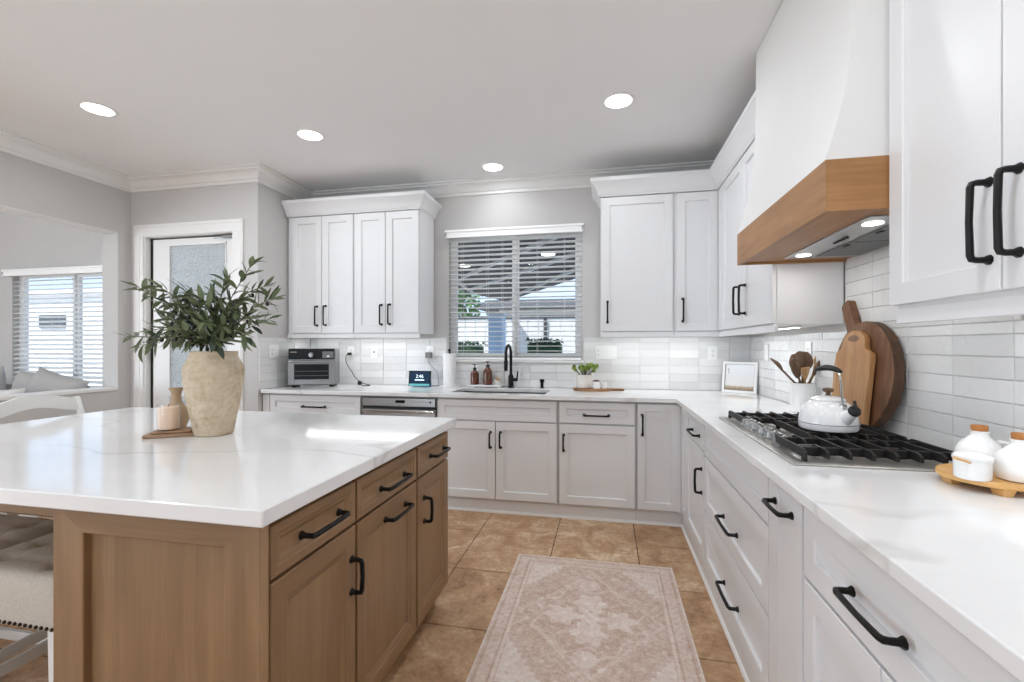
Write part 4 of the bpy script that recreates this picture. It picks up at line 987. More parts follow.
# utensil crock
UX, UY = 1.068, 2.795
r = thing('utensil_crock', (UX, UY, .914), 'tall white ceramic crock holding wooden spoons beside the cooktop', 'crock')
mb = MB(); mb.lathe([(.058, 0), (.062, .004), (.062, .158), (.060, .162), (.056, .160), (.056, .012), (.001, .010)], (UX, UY, .9145), 40); build('body', mb, M['ceramic'], r)
def utensil(du, dz, dn, kind, wid, Hh, label, m, rot, tilt=0.0):
    wid *= 1.28; Hh *= 1.18
    """head centre du to the picture's right, dz above the worktop, dn towards the back; the stick crosses the rim"""
    U = Vector((.979, .202, 0)); Nn = Vector((-.202, .979, 0)); C = Vector((UX, UY, .914))
    head = C + U * du + Nn * dn + Vector((0, 0, dz)); k_ = .160 / dz
    ru = max(-.040, min(.040, du * .42)); rim_ = C + U * ru + Nn * max(-.03, min(.03, dn * .6)) + Vector((0, 0, .162)); d = (head - rim_).normalized()
    base = rim_ - d * .125; q = base - C; lim = Vector((q.x, q.y, 0))
    if lim.length > .046: base = base - lim * (1 - .046 / lim.length); d = (head - base).normalized()
    side = (U * math.cos(rot) + Nn * math.sin(rot)); side = (side - d * side.dot(d)).normalized(); nn = d.cross(side)
    r = thing('wooden_utensil', tuple(base), label, 'kitchen utensil', 'wooden utensils in the crock')
    b0 = head - d * Hh * .5
    mb = MB(); mb.tube([tuple(base), tuple(base.lerp(b0, .5)), tuple(b0 + d * .012)], [.0068, .0060, .0055], 8); build('handle', mb, m, r)
    mb = MB(); loops = []; K = 14
    for i in range(K + 1):
        f = i / K; sk = 0
        if kind == 'spat': w = .006 + (wid - .006) * min(1, f * 1.5) ** .8; cup = 0; sk = tilt * max(0, f - .3)
        elif kind == 'slot': w = max(.004, wid * math.sin(PI * (.06 + .88 * f)) ** .5); cup = .004 * math.sin(PI * f)
        else: w = max(.004, wid * math.sin(PI * (.10 + .84 * f)) ** .65); cup = .014 * math.sin(PI * f)
        c = b0 + d * Hh * f; t = .003; row_t = []; row_b = []
        for q in range(7):
            a = -1 + 2 * q / 6; h = -cup * (1 - a * a); c2 = c + d * sk * a
            row_t.append(tuple(c2 + side * w * a + nn * (h + t))); row_b.append(tuple(c2 + side * w * a + nn * (h - t)))
        loops.append(row_t + row_b[::-1])
    mb.rings(loops); hd_ = build('blade' if kind == 'spat' else 'bowl', mb, m, r, smooth=50)
    if kind == 'slot':
        for q in (-.6, -.2, .2, .6):
            mb = MB(); c0 = b0 + d * Hh * (.34 + .08 * abs(q)) + side * wid * q; c1 = b0 + d * Hh * (.80 - .1 * abs(q)) + side * wid * q
            for s_ in (-1, 1): mb.tube([tuple(c0 + nn * (.0012 * s_ - .0015)), tuple(c1 + nn * (.0012 * s_ - .0015))], .0026, 6)
            build('slot', mb, M['rubber'], hd_)
    return r
utensil(-.062, .245, -.030, 'spoon', .022, .095, 'dark wooden spoon standing at the front left of the crock', M['spoon'], .25)
utensil(.016, .282, .030, 'slot', .046, .090, 'wide slotted wooden turner standing highest in the crock', M['spoon'], 0.05)
utensil(-.034, .272, .012, 'spoon', .030, .085, 'wooden serving spoon standing just left of the slotted turner', M['spoon'], .1)
utensil(.098, .270, .022, 'spat', .034, .085, 'pale wooden spatula leaning right out of the crock', M['spoon_light'], .35, .035)
utensil(-.135, .262, .020, 'spoon', .024, .080, 'wooden ladle leaning far left out of the crock', M['spoon'], 1.0)
utensil(.055, .245, -.028, 'spoon', .016, .075, 'narrow wooden spoon beside the pale spatula in the crock', M['spoon'], .5)
utensil(-.012, .215, -.034, 'spat', .018, .060, 'small pale wooden scraper low in the middle of the crock', M['spoon_light'], .1)

# cutting boards leaning on the right wall
def leaning(xb, zb, xt, zt):
    d = Vector((xt - xb, 0, zt - zb)).normalized(); nrm = Vector((-d.z, 0, d.x))   # d up along the board, nrm towards the room
    return lambda u, v, w: tuple(Vector((xb, 0, zb)) + Vector((0, u, 0)) + d * v + nrm * w)
# round board, handle up towards the picture's left
Fr = leaning(1.100, .9155, 1.137, 1.40)
r = thing('round_cutting_board', (1.11, 2.20, .915), 'large dark round paddle board leaning on the tiled wall', 'cutting board')
rc_, cy, cz = .234, 2.245, .236
mb = MB(); poly = [(cy + rc_ * math.cos(2 * PI * i / 64), cz + rc_ * math.sin(2 * PI * i / 64)) for i in range(64)]
mb.prism(poly, Fr, 0, .040, .003); mb.m[64:64 * 2] = [1] * 64; build('disc', mb, [M['board_dark'], M['board_edge']], r, smooth=30)
mb = MB(); a = math.radians(60); ca, sa = math.cos(a), math.sin(a)
def hp(l, w): return (cy + ca * l - sa * w, cz + sa * l + ca * w)
poly = [hp(.20, .05), hp(.235, .032), hp(.372, .031), hp(.382, .023), hp(.382, -.023), hp(.372, -.031), hp(.235, -.032), hp(.20, -.05)][::-1]
mb.prism(poly, Fr, .003, .037, .003); hb = build('paddle_handle', mb, M['board_dark'], r, smooth=30)
# rectangular board in front
Fb = leaning(1.050, .9155, 1.092, 1.35)
r = thing('cutting_board', (1.04, 2.24, .915), 'pale rectangular wooden board with a thumb hole in front of the round board', 'cutting board')
b0, b1 = 2.122, 2.408; m_ = (b0 + b1) / 2
def arc(cx, cz, ra, rb, a0, a1, n=8): return [(cx + ra * math.cos(math.radians(a0 + (a1 - a0) * i / n)), cz + rb * math.sin(math.radians(a0 + (a1 - a0) * i / n))) for i in range(n + 1)]
poly = arc(b0 + .015, .015, .015, .015, 180, 270) + arc(b1 - .015, .015, .015, .015, 270, 360) + arc(b1 - .022, .318, .022, .022, 0, 85) + arc(b1 - .022, .372, .030, .030, 262, 185)[:-1] + arc(m_, .372, b1 - m_ - .052, .060, 0, 180, 20) + arc(b0 + .022, .372, .030, .030, -5, -82)[1:] + arc(b0 + .022, .318, .022, .022, 95, 180)
mb = MB(); mb.prism(poly, Fb, 0, .024, .003); bd = build('board', mb, M['board_light'], r, smooth=30)
mb = MB(); ho = [(m_ + .045 * math.cos(2 * PI * i / 28), .393 + (.019 if math.sin(2 * PI * i / 28) > 0 else .010) * math.sin(2 * PI * i / 28)) for i in range(28)]
mb.prism(ho, Fb, .0242, .0248); build('thumb_hole', mb, M['board_dark'], bd)

# ------------------------------------------------------------------ canister tray
r = thing('serving_tray', (.986, 1.412, .914), 'round bamboo tray on feet holding white canisters by the right edge', 'tray')
TX, TY, TA, TB = .984, 1.416, .108, .108
mb = MB(); mb.lathe([(.97, .018), (1.0, .020), (1.0, .030), (.985, .0325), (.96, .031), (.001, .031)], (TX, TY, .9145), 56, TA, TB); build('tray_top', mb, M['bamboo'], r)
for (fx, fy) in ((.906, 1.435), (.952, 1.338), (1.05, 1.40), (1.0, 1.495)):
    mb = MB(); mb.rings([[(fx - .010, fy - .016, .9145), (fx + .010, fy - .016, .9145), (fx + .010, fy + .016, .9145), (fx - .010, fy + .016, .9145)], [(fx - .014, fy - .022, .933), (fx + .014, fy - .022, .933), (fx + .014, fy + .022, .933), (fx - .014, fy + .022, .933)]]); build('foot', mb, M['bamboo'], r)
TZ = .9458
def jar(x, y, label, s=1.0, ha=0.3):
    r = thing('ceramic_jar', (x, y, TZ), label, 'jar', 'white cork-topped jars on the tray')
    q = .70
    mb = MB(); mb.lathe([(.040, 0), (.045, .003), (.0495, .018), (.051, .034), (.0485, .052), (.040, .067), (.027, .080), (.0195, .088), (.0185, .096), (.0205, .099), (.0205, .102), (.017, .102), (.016, .092)], (x, y, TZ), 40); b = build('body', mb, M['ceramic'], r)
    mb = MB(); dx, dy = math.cos(ha), math.sin(ha); pts = []
    for i in range(11):
        t = PI * i / 10; rr_ = .036 + .028 * math.sin(t) - .002 * (i / 10); pts.append((x + dx * (rr_ + .008 * i / 10), y + dy * (rr_ + .008 * i / 10), TZ + .074 - .030 * i / 10 + .006 * math.sin(t)))
    mb.tube(pts, .0055, 8); build('loop_handle', mb, M['ceramic'], b)
    mb = MB(); mb.lathe([(.0155, .096), (.017, .103), (.018, .114), (.017, .117), (.001, .117)], (x, y, TZ), 24); build('cork_stopper', mb, M['cork'], r)
    return r
jar(1.003, 1.484, 'white round jar with cork stopper at the back of the tray', 1.0, -.2)
jar(1.012, 1.368, 'white round jar with cork stopper at the right frame edge', 1.0, -.95)
r = thing('sugar_bowl', (.908, 1.366, TZ), 'small white lidded pot with a wooden spoon slot at the tray front', 'pot')
mb = MB(); mb.lathe([(.033, 0), (.0355, .003), (.0365, .044), (.0375, .046), (.0375, .047), (.001, .047)], (.908, 1.366, TZ), 40); build('body', mb, M['ceramic'], r)
mb = MB(); mb.lathe([(.0378, .0475), (.039, .051), (.038, .057), (.032, .062), (.015, .065), (.001, .0655)], (.908, 1.366, TZ), 40); build('lid', mb, M['ceramic'], r)
r = thing('sugar_spoon', (.88, 1.36, TZ + .05), 'small wooden spoon sticking out of the white lidded pot', 'spoon')
U = Vector((.979, .202, 0)); p0 = Vector((.908, 1.366, TZ + .048)) + Vector((-.69, -.72, 0)) * .0400
mb = MB(); mb.tube([tuple(p0 + U * .004 + Vector((0, 0, -.004))), tuple(p0 - U * .012 + Vector((0, 0, .002))), tuple(p0 - U * .034 + Vector((0, 0, .009)))], [.004, .005, .006], 10, flat=.6); build('handle', mb, M['bamboo'], r)

# ------------------------------------------------------------------ framed picture in the corner
def standing(p, q, lean):
    a = Vector((p[0], p[1], .9148)); e = (Vector((q[0], q[1], 0)) - Vector((p[0], p[1], 0))).normalized(); nrm = Vector((e.y, -e.x, 0)); d = (Vector((0, 0, 1)) - nrm * lean).normalized(); n2 = e.cross(d)
    return lambda u, v, w: tuple(a + e * u + d * v + n2 * w)
P, Q = (.908, 3.925), (1.112, 3.755); Ff = standing(P, Q, .12); Wd, Hd = .265, .242
r = thing('picture_frame', ((P[0] + Q[0]) / 2, (P[1] + Q[1]) / 2, .914), 'small white framed landscape print leaning in the worktop corner', 'picture frame')
mb = MB()
def fb_(mb, F, u0, u1, v0, v1, d0, d1):
    mb.rings([[F(u0, v0, d0), F(u1, v0, d0), F(u1, v1, d0), F(u0, v1, d0)], [F(u0, v0, d1), F(u1, v0, d1), F(u1, v1, d1), F(u0, v1, d1)]])
w_ = .018
for p in ((0, w_, 0, Hd), (Wd - w_, Wd, 0, Hd), (w_, Wd - w_, 0, w_), (w_, Wd - w_, Hd - w_, Hd)): fb_(mb, Ff, *p, -.016, .002)
build('frame', mb, M['trim'], r)
mb = MB()
for p in ((w_, w_ + .003, w_, Hd - w_), (Wd - w_ - .003, Wd - w_, w_, Hd - w_), (w_ + .003, Wd - w_ - .003, w_, w_ + .003), (w_ + .003, Wd - w_ - .003, Hd - w_ - .003, Hd - w_)): fb_(mb, Ff, *p, -.006, -.002)
build('inner_rim', mb, M['plastic_grey'], r)
mb = MB(); fb_(mb, Ff, w_, Wd - w_, w_, Hd - w_, -.012, -.006)
def artmat():
    m = bpy.data.materials.new('pale_landscape_print'); m.use_nodes = True; k = N(m)
    tc = k.n('ShaderNodeTexCoord'); s = k.n('ShaderNodeSeparateXYZ'); k.l(tc.outputs['Object'], s.inputs[0])
    f = k.noise(k.coords((30, 30, 8)), 2.0, 5, .7)
    h = k.math('ADD', s.outputs['Z'], k.math('MULTIPLY', k.math('SUBTRACT', f, .5), .03))
    k.l(k.ramp(h, [(.020, rgb(120, 92, 62)), (.046, rgb(170, 150, 122)), (.056, rgb(214, 212, 208)), (.2, rgb(226, 228, 230))]), k.b.inputs['Base Color'])
    for q in k.nt.nodes:
        if q.type == 'VALTORGB': q.color_ramp.interpolation = 'LINEAR'
    k.b.inputs['Roughness'].default_value = .3
    return m
pr = build('print', mb, artmat(), r)
mb = MB(); fb_(mb, Ff, .044, .048, .150, .185, -.0058, -.0054); fb_(mb, Ff, .038, .050, .180, .186, -.0058, -.0054); build('printed_mark', mb, M['plastic_grey'], pr)
mb = MB(); fb_(mb, Ff, .003, Wd - .003, .003, Hd - .003, -.022, -.0162); build('backing', mb, M['rubber'], r)

# ------------------------------------------------------------------ toaster oven
r = thing('toaster_oven', (-2.56, 3.72, .914), 'stainless countertop toaster oven with black control panel on the left worktop', 'toaster oven')
OX0, OX1, OY0, OY1, OZ0, OZ1 = -2.758, -2.362, 3.600, 3.83, .932, 1.258
mb = MB(); mb.box(OX0, OX1, OY0 + .02, OY1, OZ0, OZ1, .010); build('housing', mb, M['oven_steel'], r)
for (x, y) in ((OX0 + .04, OY0 + .05), (OX1 - .04, OY0 + .05), (OX0 + .04, OY1 - .04), (OX1 - .04, OY1 - .04)):
    mb = MB(); mb.lathe([(.018, 0), (.020, .018)], (x, y, .9142), 16); build('foot', mb, M['rubber'], r)
mb = MB(); mb.box(OX0 + .006, OX1 - .006, OY0, OY0 + .022, 1.163, OZ1 - .003, .004); cp = build('control_panel', mb, M['panel_black'], r)
mb = MB(); mb.lathe([(.024, 0), (.024, .010), (.020, .022), (.001, .023)], (0, 0, 0), 28); mb.v = [(x - 2.56, OY0 - .0003 - z, 1.201 + y) for x, y, z in mb.v]; build('dial', mb, M['knob_steel'], cp)
mb = MB(); mb.box(-2.470, -2.375, OY0 - .0008, OY0 - .0002, 1.172, 1.232); build('display', mb, M['steel_dk'], cp)
for i in range(6):
    mb = MB(); mb.box(-2.462 + (i % 3) * .030, -2.440 + (i % 3) * .030, OY0 - .0016, OY0 - .0008, 1.181 + (i // 3) * .026, 1.197 + (i // 3) * .026); build('button', mb, M['plastic_grey'] if i != 1 else M['plastic'], cp)
mb = MB(); mb.box(OX0 + .022, OX0 + .075, OY0 - .0008, OY0 - .0002, 1.224, 1.2285); build('brand_mark', mb, M['label_ink'], cp)
mb = MB()
x0, x1, z0, z1 = OX0 + .004, OX1 - .004, .940, 1.152
for p in ((x0, x0 + .05, z0, z1), (x1 - .05, x1, z0, z1), (x0 + .05, x1 - .05, z0, z0 + .045), (x0 + .05, x1 - .05, z1 - .034, z1)): mb.box(p[0], p[1], OY0, OY0 + .021, p[2], p[3], .002)
dr = build('door', mb, M['oven_steel'], r)
mb = MB(); mb.box(x0 + .05, x1 - .05, OY0 + .008, OY0 + .012, z0 + .045, z1 - .034); build('door_glass', mb, M['panel_black'], dr)
for z in (1.015, 1.055):
    mb = MB(); mb.box(x0 + .058, x1 - .058, OY0 + .004, OY0 + .007, z, z + .004); build('rack', mb, M['steel_dk'], dr)
mb = MB(); mb.tube([(x0 + .01, OY0 - .03, 1.143), (x1 - .01, OY0 - .03, 1.143)], .0095, 12); build('handle_bar', mb, M['knob_steel'], dr)
for x in (x0 + .04, x1 - .04):
    mb = MB(); mb.box(x - .014, x + .014, OY0 - .028, OY0, 1.137, 1.150, .003); build('handle_post', mb, M['rubber'], dr)
r.location = (-2.600, 3.705, .914); r.rotation_euler = (0, 0, .40)
# power cord
mb = MB(); pts = [(-2.408, 3.992, 1.205), (-2.41, 3.955, 1.205), (-2.425, 3.95, 1.18), (-2.425, 3.96, 1.11), (-2.385, 3.955, 1.03), (-2.33, 3.93, .97), (-2.25, 3.88, .925), (-2.19, 3.85, .919), (-2.23, 3.82, .919), (-2.40, 3.80, .919)]
def smooth_path(P, n=6):
    P = [Vector(p) for p in P]; out = []
    for i in range(len(P) - 1):
        p0, p1, p2, p3 = P[max(i - 1, 0)], P[i], P[i + 1], P[min(i + 2, len(P) - 1)]
        for k in range(n):
            t = k / n; out.append(tuple(.5 * ((2 * p1) + (-p0 + p2) * t + (2 * p0 - 5 * p1 + 4 * p2 - p3) * t * t + (-p0 + 3 * p1 - 3 * p2 + p3) * t ** 3)))
    return out + [tuple(P[-1])]
pts = [(-2.408, 3.982, 1.205), (-2.41, 3.95, 1.203), (-2.435, 3.945, 1.175), (-2.43, 3.955, 1.11), (-2.375, 3.955, 1.03), (-2.32, 3.93, .975), (-2.22, 3.88, .935), (-2.13, 3.85, .9185), (-2.17, 3.80, .9175), (-2.20, 3.83, .9175), (-2.24, 3.86, .925)]
r = thing('power_cord', (-2.2, 3.85, .914), 'black power cord running from the wall outlet to the toaster oven', 'cord')
mb = MB(); mb.tube(smooth_path(pts), .0034, 8); build('cable', mb, M['rubber'], r)
mb = MB(); mb.box(-2.424, -2.392, 3.945, 3.9835, 1.192, 1.218, .006); build('plug', mb, M['rubber'], r)
mb = MB(); mb.box(-2.262, -2.228, 3.85, 3.885, .918, .955, .008); build('cord_wrap', mb, M['rubber'], r)

# outlets and switches
def plate(F, u, z, w, h, kind, label, group='wall plates'):
    c = F(u, z, 0); r = thing('wall_plate', c, label, 'switch plate' if kind == 'switch' else 'outlet', group)
    mb = MB(); fbox(mb, F, u - w / 2, u + w / 2, z - h / 2, z + h / 2, .0003, .006, .002); b = build('cover', mb, M['plastic'], r)
    n = 1 if isinstance(kind, str) else len(kind)
    for i in range(n):
        cu = u + (i - (n - 1) / 2) * .046; k = kind if isinstance(kind, str) else kind[i]
        if k == 'switch':
            mb = MB(); fbox(mb, F, cu - .016, cu + .016, z - .033, z + .033, .006, .009, .001); build('rocker', mb, M['plastic'], r)
        elif k == 'outlet':
            mb = MB(); fbox(mb, F, cu - .016, cu + .016, z - .033, z + .033, .006, .0075, .001); so = build('socket', mb, M['plastic'], r)
            for zz in (z - .018, z + .018):
                mb = MB()
                for uo in (-.006, .006): fbox(mb, F, cu + uo - .0012, cu + uo + .0012, zz - .004, zz + .005, .0075, .0079)
                fbox(mb, F, cu - .002, cu + .002, zz - .012, zz - .008, .0075, .0079); build('slots', mb, M['rubber'], so)
        else:
            mb = MB(); fbox(mb, F, cu - .007, cu + .007, z - .007, z + .007, .006, .010, .002); build('jack', mb, M['rubber'], r)
    return r
FBT = face_back(YB - .0115); FRT = face_right(XR - .0115); FLT = lambda u, z, d: (XRET + .0115 + d, u, z)
plate(FBT, -2.408, 1.222, .075, .118, 'outlet', 'white outlet behind the toaster oven cord')
plate(FBT, -2.165, 1.222, .075, .118, 'jack', 'white plate with a small black jack between two outlets')
plate(FBT, -1.60, 1.222, .075, .118, 'outlet', 'white outlet behind the grey charger near the paper towels')
plate(FBT, .003, 1.224, .185, .118, ('outlet', 'switch', 'switch', 'switch'), 'wide white plate of rocker switches right of the kitchen window')
plate(FBT, .856, 1.222, .078, .118, 'outlet', 'white outlet above the framed print in the corner')
plate(FRT, 3.60, 1.232, .075, .118, 'switch', 'white switch plate on the right wall near the framed print')
plate(FRT, 2.90, 1.245, .075, .118, 'outlet', 'white outlet on the right wall behind the wooden utensils')
plate(FLT, 3.49, 1.232, .118, .118, ('outlet', 'switch'), 'white double plate on the return wall left of the toaster oven')

# smart display and charger
r = thing('smart_display', (-1.625, 3.86, .914), 'small smart display clock showing 2:46 beside the paper towels', 'smart display')
dx0, dx1 = -1.728, -1.523
mb = MB(); mb.prism([(3.815, .9145), (3.90, .9145), (3.87, 1.035), (3.845, 1.052)], lambda u, v, d: (d, u, v), dx0 + .02, dx1 - .02, .006); build('base', mb, M['ext_blue'], r)
Fe = lambda u, v, d: (u, 3.806 + (v - .93) * .12 - d, v)
def fbl(F, u0, u1, v0, v1, d0, d1, m, nm, par):
    mb = MB(); mb.rings([[F(u0, v0, d0), F(u1, v0, d0), F(u1, v1, d0), F(u0, v1, d0)], [F(u0, v0, d1), F(u1, v0, d1), F(u1, v1, d1), F(u0, v1, d1)]]); return build(nm, mb, m, par)
scr = mat('display_screen', rgb(14, 30, 46), .15, emit=(rgb(20, 48, 74), .6), noise=(6, .1)); teal = mat('teal_band', rgb(92, 170, 172), .4, emit=(rgb(90, 170, 172), .25), noise=(6, .05)); glow = mat('display_digits', rgb(225, 240, 248), .4, emit=(rgb(220, 240, 250), .9), noise=(6, .01))
sc_ = fbl(Fe, dx0, dx1, .925, 1.058, -.010, .006, M['darkglass'], 'bezel', r)
fbl(Fe, dx0 + .008, dx1 - .008, .948, 1.052, .0061, .0068, scr, 'screen', sc_); fbl(Fe, dx0 + .008, dx1 - .008, .927, .945, .0061, .0068, teal, 'glow_band', sc_)
text('2:46', .042, Fe((dx0 + dx1) / 2, 1.010, .0072), (PI / 2 - .12, 0, 0), glow, sc_)
fbl(Fe, dx0 + .058, dx1 - .058, .974, .982, .0070, .0074, glow, 'caption_line', sc_)
r = thing('phone_charger', (-1.62, 3.96, 1.19), 'grey plug-in charger with cable above the smart display', 'charger')
mb = MB(); mb.box(-1.632, -1.574, 3.945, 3.9893, 1.168, 1.224, .006); build('block', mb, M['plastic_grey'], r)
mb = MB(); mb.tube(smooth_path([(-1.60, 3.955, 1.169), (-1.595, 3.95, 1.12), (-1.525, 3.955, 1.05), (-1.505, 3.955, .97), (-1.51, 3.945, .9185), (-1.58, 3.935, .921)]), .0022, 6); build('cable', mb, M['plastic_grey'], r)

# paper towels
px, py = -1.385, 3.915
r = thing('paper_towel_holder', (px, py, .914), 'marble paper towel stand with black finial left of the sink', 'paper towel holder')
mb = MB(); mb.lathe([(.078, 0), (.080, .004), (.080, .014), (.077, .017), (.001, .017)], (px, py, .9145), 36); build('base', mb, M['quartz'], r)
mb = MB(); mb.lathe([(.007, .0175), (.007, .318)], (px, py, .9145), 12); build('rod', mb, M['black'], r)
mb = MB(); mb.blob((px, py, 1.243), .013, .013, .013, 16, 10); build('finial', mb, M['black'], r)
mb = MB(); mb.lathe([(.056, .0178), (.057, .02), (.057, .296), (.056, .298), (.020, .298), (.019, .296), (.019, .02)], (px, py, .9145), 40)
tag(build('paper_towel_roll', mb, M['paper'], loc=(px, py, .93)), 'white paper towel roll upright on its stand', 'paper towel')

# soap tray
r = thing('soap_tray', (-1.03, 3.92, .914), 'long narrow white tray under the amber soap bottles', 'tray')
mb = MB(); mb.box(-1.205, -.895, 3.872, 3.975, .922, .936, .004); build('plate', mb, M['ceramic'], r)
for x in (-1.16, -.92):
    mb = MB(); mb.box(x - .012, x + .012, 3.885, 3.962, .9145, .9218, .001); build('foot', mb, M['ceramic'], r)
def soap(x, y, s, h, label, lines):
    z = .9365; r = thing('soap_bottle', (x, y, z), label, 'soap bottle', 'amber pump bottles by the sink')
    mb = MB(); mb.lathe([(.030 * s, 0), (.034 * s, .003), (.034 * s, h * .72), (.030 * s, h * .82), (.018 * s, h * .92), (.012 * s, h * .95), (.012 * s, h)], (x, y, z), 28); b = build('bottle', mb, M['amber'], r)
    mb = MB(); mb.lathe([(.0135 * s, h), (.0135 * s, h + .016), (.005, h + .018), (.004, h + .040), (.010, h + .042), (.010, h + .050), (.001, h + .051)], (x, y, z), 18); mb.tube([(x, y, z + h + .046), (x - .012, y - .03, z + h + .044)], .004, 8); build('pump', mb, M['rubber'], r)
    if lines:
        for i, wd in enumerate((.020, .026, .016)):
            mb = MB(); mb.prism([(-wd, 0), (wd, 0), (wd, .004), (-wd, .004)], lambda u, v, d: (x + (.0345 * s + d) * math.sin(u / .034), y - (.0345 * s + d) * math.cos(u / .034), z + h * .5 - i * .010 + v), 0, .0004); build('label_line', mb, M['label_ink'], b)
    return r
soap(-1.150, 3.925, 1.12, .132, 'shorter amber soap bottle with black pump, nearest the paper towels', False)
soap(-1.030, 3.925, 1.18, .158, 'taller amber soap bottle with pale label lines, nearest the faucet', True)
r = thing('scrub_jar', (-.940, 3.925, .9365), 'small clear jar with a cream scrub brush on the soap tray', 'jar')
mb = MB(); mb.lathe([(.024, 0), (.027, .003), (.027, .040), (.024, .042), (.001, .042)], (-.940, 3.925, .9365), 24); build('jar', mb, M['stone_cream'], r)
mb = MB(); mb.blob((-.940, 3.925, .987), .022, .022, .010, 16, 8); mb.lathe([(.007, .050), (.006, .062), (.010, .070), (.001, .074)], (-.940, 3.925, .9365), 12); build('brush', mb, M['spoon_light'], r)

# board with plant and candles
bx, by = -.115, 3.815
r = thing('round_serving_board', (bx, by, .914), 'round wooden board with handle on the back worktop under the potted succulent', 'serving board')
mb = MB(); mb.lathe([(.150, 0), (.154, .004), (.154, .014), (.150, .018), (.001, .018)], (bx, by, .9145), 48, 1.0, .62); build('disc', mb, M['oak_board'], r)
mb = MB(); mb.box(bx + .145, bx + .262, by - .018 + .02, by + .024 + .02, .9155, .931, .005); build('paddle_handle', mb, M['oak_board'], r)
pz = .9327
r = thing('plant_pot', (-.180, 3.825, pz), 'pale ribbed planter on the round wooden board', 'plant pot')
mb = MB(); mb.lathe([(.052, 0), (.058, .004), (.066, .105), (.067, .112), (.062, .112), (.058, .098), (.001, .098)], (-.180, 3.825, pz), 36); build('pot', mb, M['stone_cream'], r)
mb = MB(); mb.lathe([(.0575, .0985), (.03, .104), (.001, .106)], (-.180, 3.825, pz), 24); build('soil', mb, M['soil'], r)
def leaf(mb, p, d, n, L, W, curl=.2, seg=5, fold=.25):
    """pointed leaf from p along d, n is the leaf's upper side"""
    d = d.normalized(); s = d.cross(n); s = s.normalized() if s.length > 1e-6 else d.orthogonal().normalized(); n = s.cross(d).normalized(); rows = []; c = p.copy(); dd = d.copy()
    for i in range(seg + 1):
        f = i / seg; w = W * (math.sin(PI * min(1, .06 + f * .94)) ** .8) if f < 1 else 0.0004
        rows.append([tuple(c - s * w + n * w * fold), tuple(c), tuple(c + s * w + n * w * fold)])
        dd = (dd - n * curl / seg).normalized(); n = s.cross(dd).normalized(); c = c + dd * L / seg
    vs = [q for r_ in rows for q in r_]; fs = []
    for i in range(seg): fs += [(3 * i, 3 * i + 1, 3 * i + 4, 3 * i + 3), (3 * i + 1, 3 * i + 2, 3 * i + 5, 3 * i + 4)]
    mb.add(vs, fs)
rnd = random.Random(3)
r = thing('potted_succulent', (-.180, 3.825, pz + .1), 'green leafy succulent growing in the pale planter by the window', 'plant')
stems = MB()
for k in range(24):
    a = rnd.uniform(0, 2 * PI); sp_ = rnd.uniform(.2, 1.35); base = Vector((-.180 + .034 * sp_ * math.cos(a), 3.825 + .034 * sp_ * math.sin(a), pz + .1035)); tip = base + Vector((.052 * sp_ * math.cos(a), .045 * sp_ * math.sin(a), rnd.uniform(.035, .085)))
    stems.tube([tuple(base), tuple(base.lerp(tip, .5) + Vector((0, 0, .008))), tuple(tip)], .0022, 6)
    mb = MB()
    for q in range(13):
        b = 2.4 * q; el = .15 + .075 * q; mb.tone = rnd.uniform(.1, 1)
        leaf(mb, tip + Vector((0, 0, -.014 + .0012 * q)), Vector((math.cos(b) * math.cos(el), math.sin(b) * math.cos(el), math.sin(el))), Vector((0, 0, 1)), rnd.uniform(.024, .036), .0095, -.3)
    build('rosette', mb, M['succ_leaf'], r, smooth=60)
build('stems', stems, M['stem'], r)
for (x, y, s, lab, brown) in ((-.077, 3.775, 1.0, 'white candle cup with a brown wooden lid on the round board', True), (-.018, 3.80, .92, 'plain white candle cup on the round board beside its handle', False)):
    r = thing('candle_cup', (x, y, pz), lab, 'candle', 'candle cups on the round board')
    mb = MB(); h = .058 * s if brown else .05; mb.lathe([(.026 * s, 0), (.029 * s, .003), (.029 * s, h), (.026 * s, h), (.0255 * s, h - .006), (.001, h - .006)], (x, y, pz), 28); build('cup', mb, M['ceramic'], r)
    mb = MB()
    if brown: mb.lathe([(.027, h + .0005), (.028, h + .004), (.022, h + .010), (.012, h + .014), (.001, h + .015)], (x, y, pz), 24); build('lid', mb, M['spoon'], r)
    else: mb.lathe([(.022, h - .0055), (.022, h - .004), (.001, h - .003)], (x, y, pz), 20); build('wax', mb, M['candle'], r)

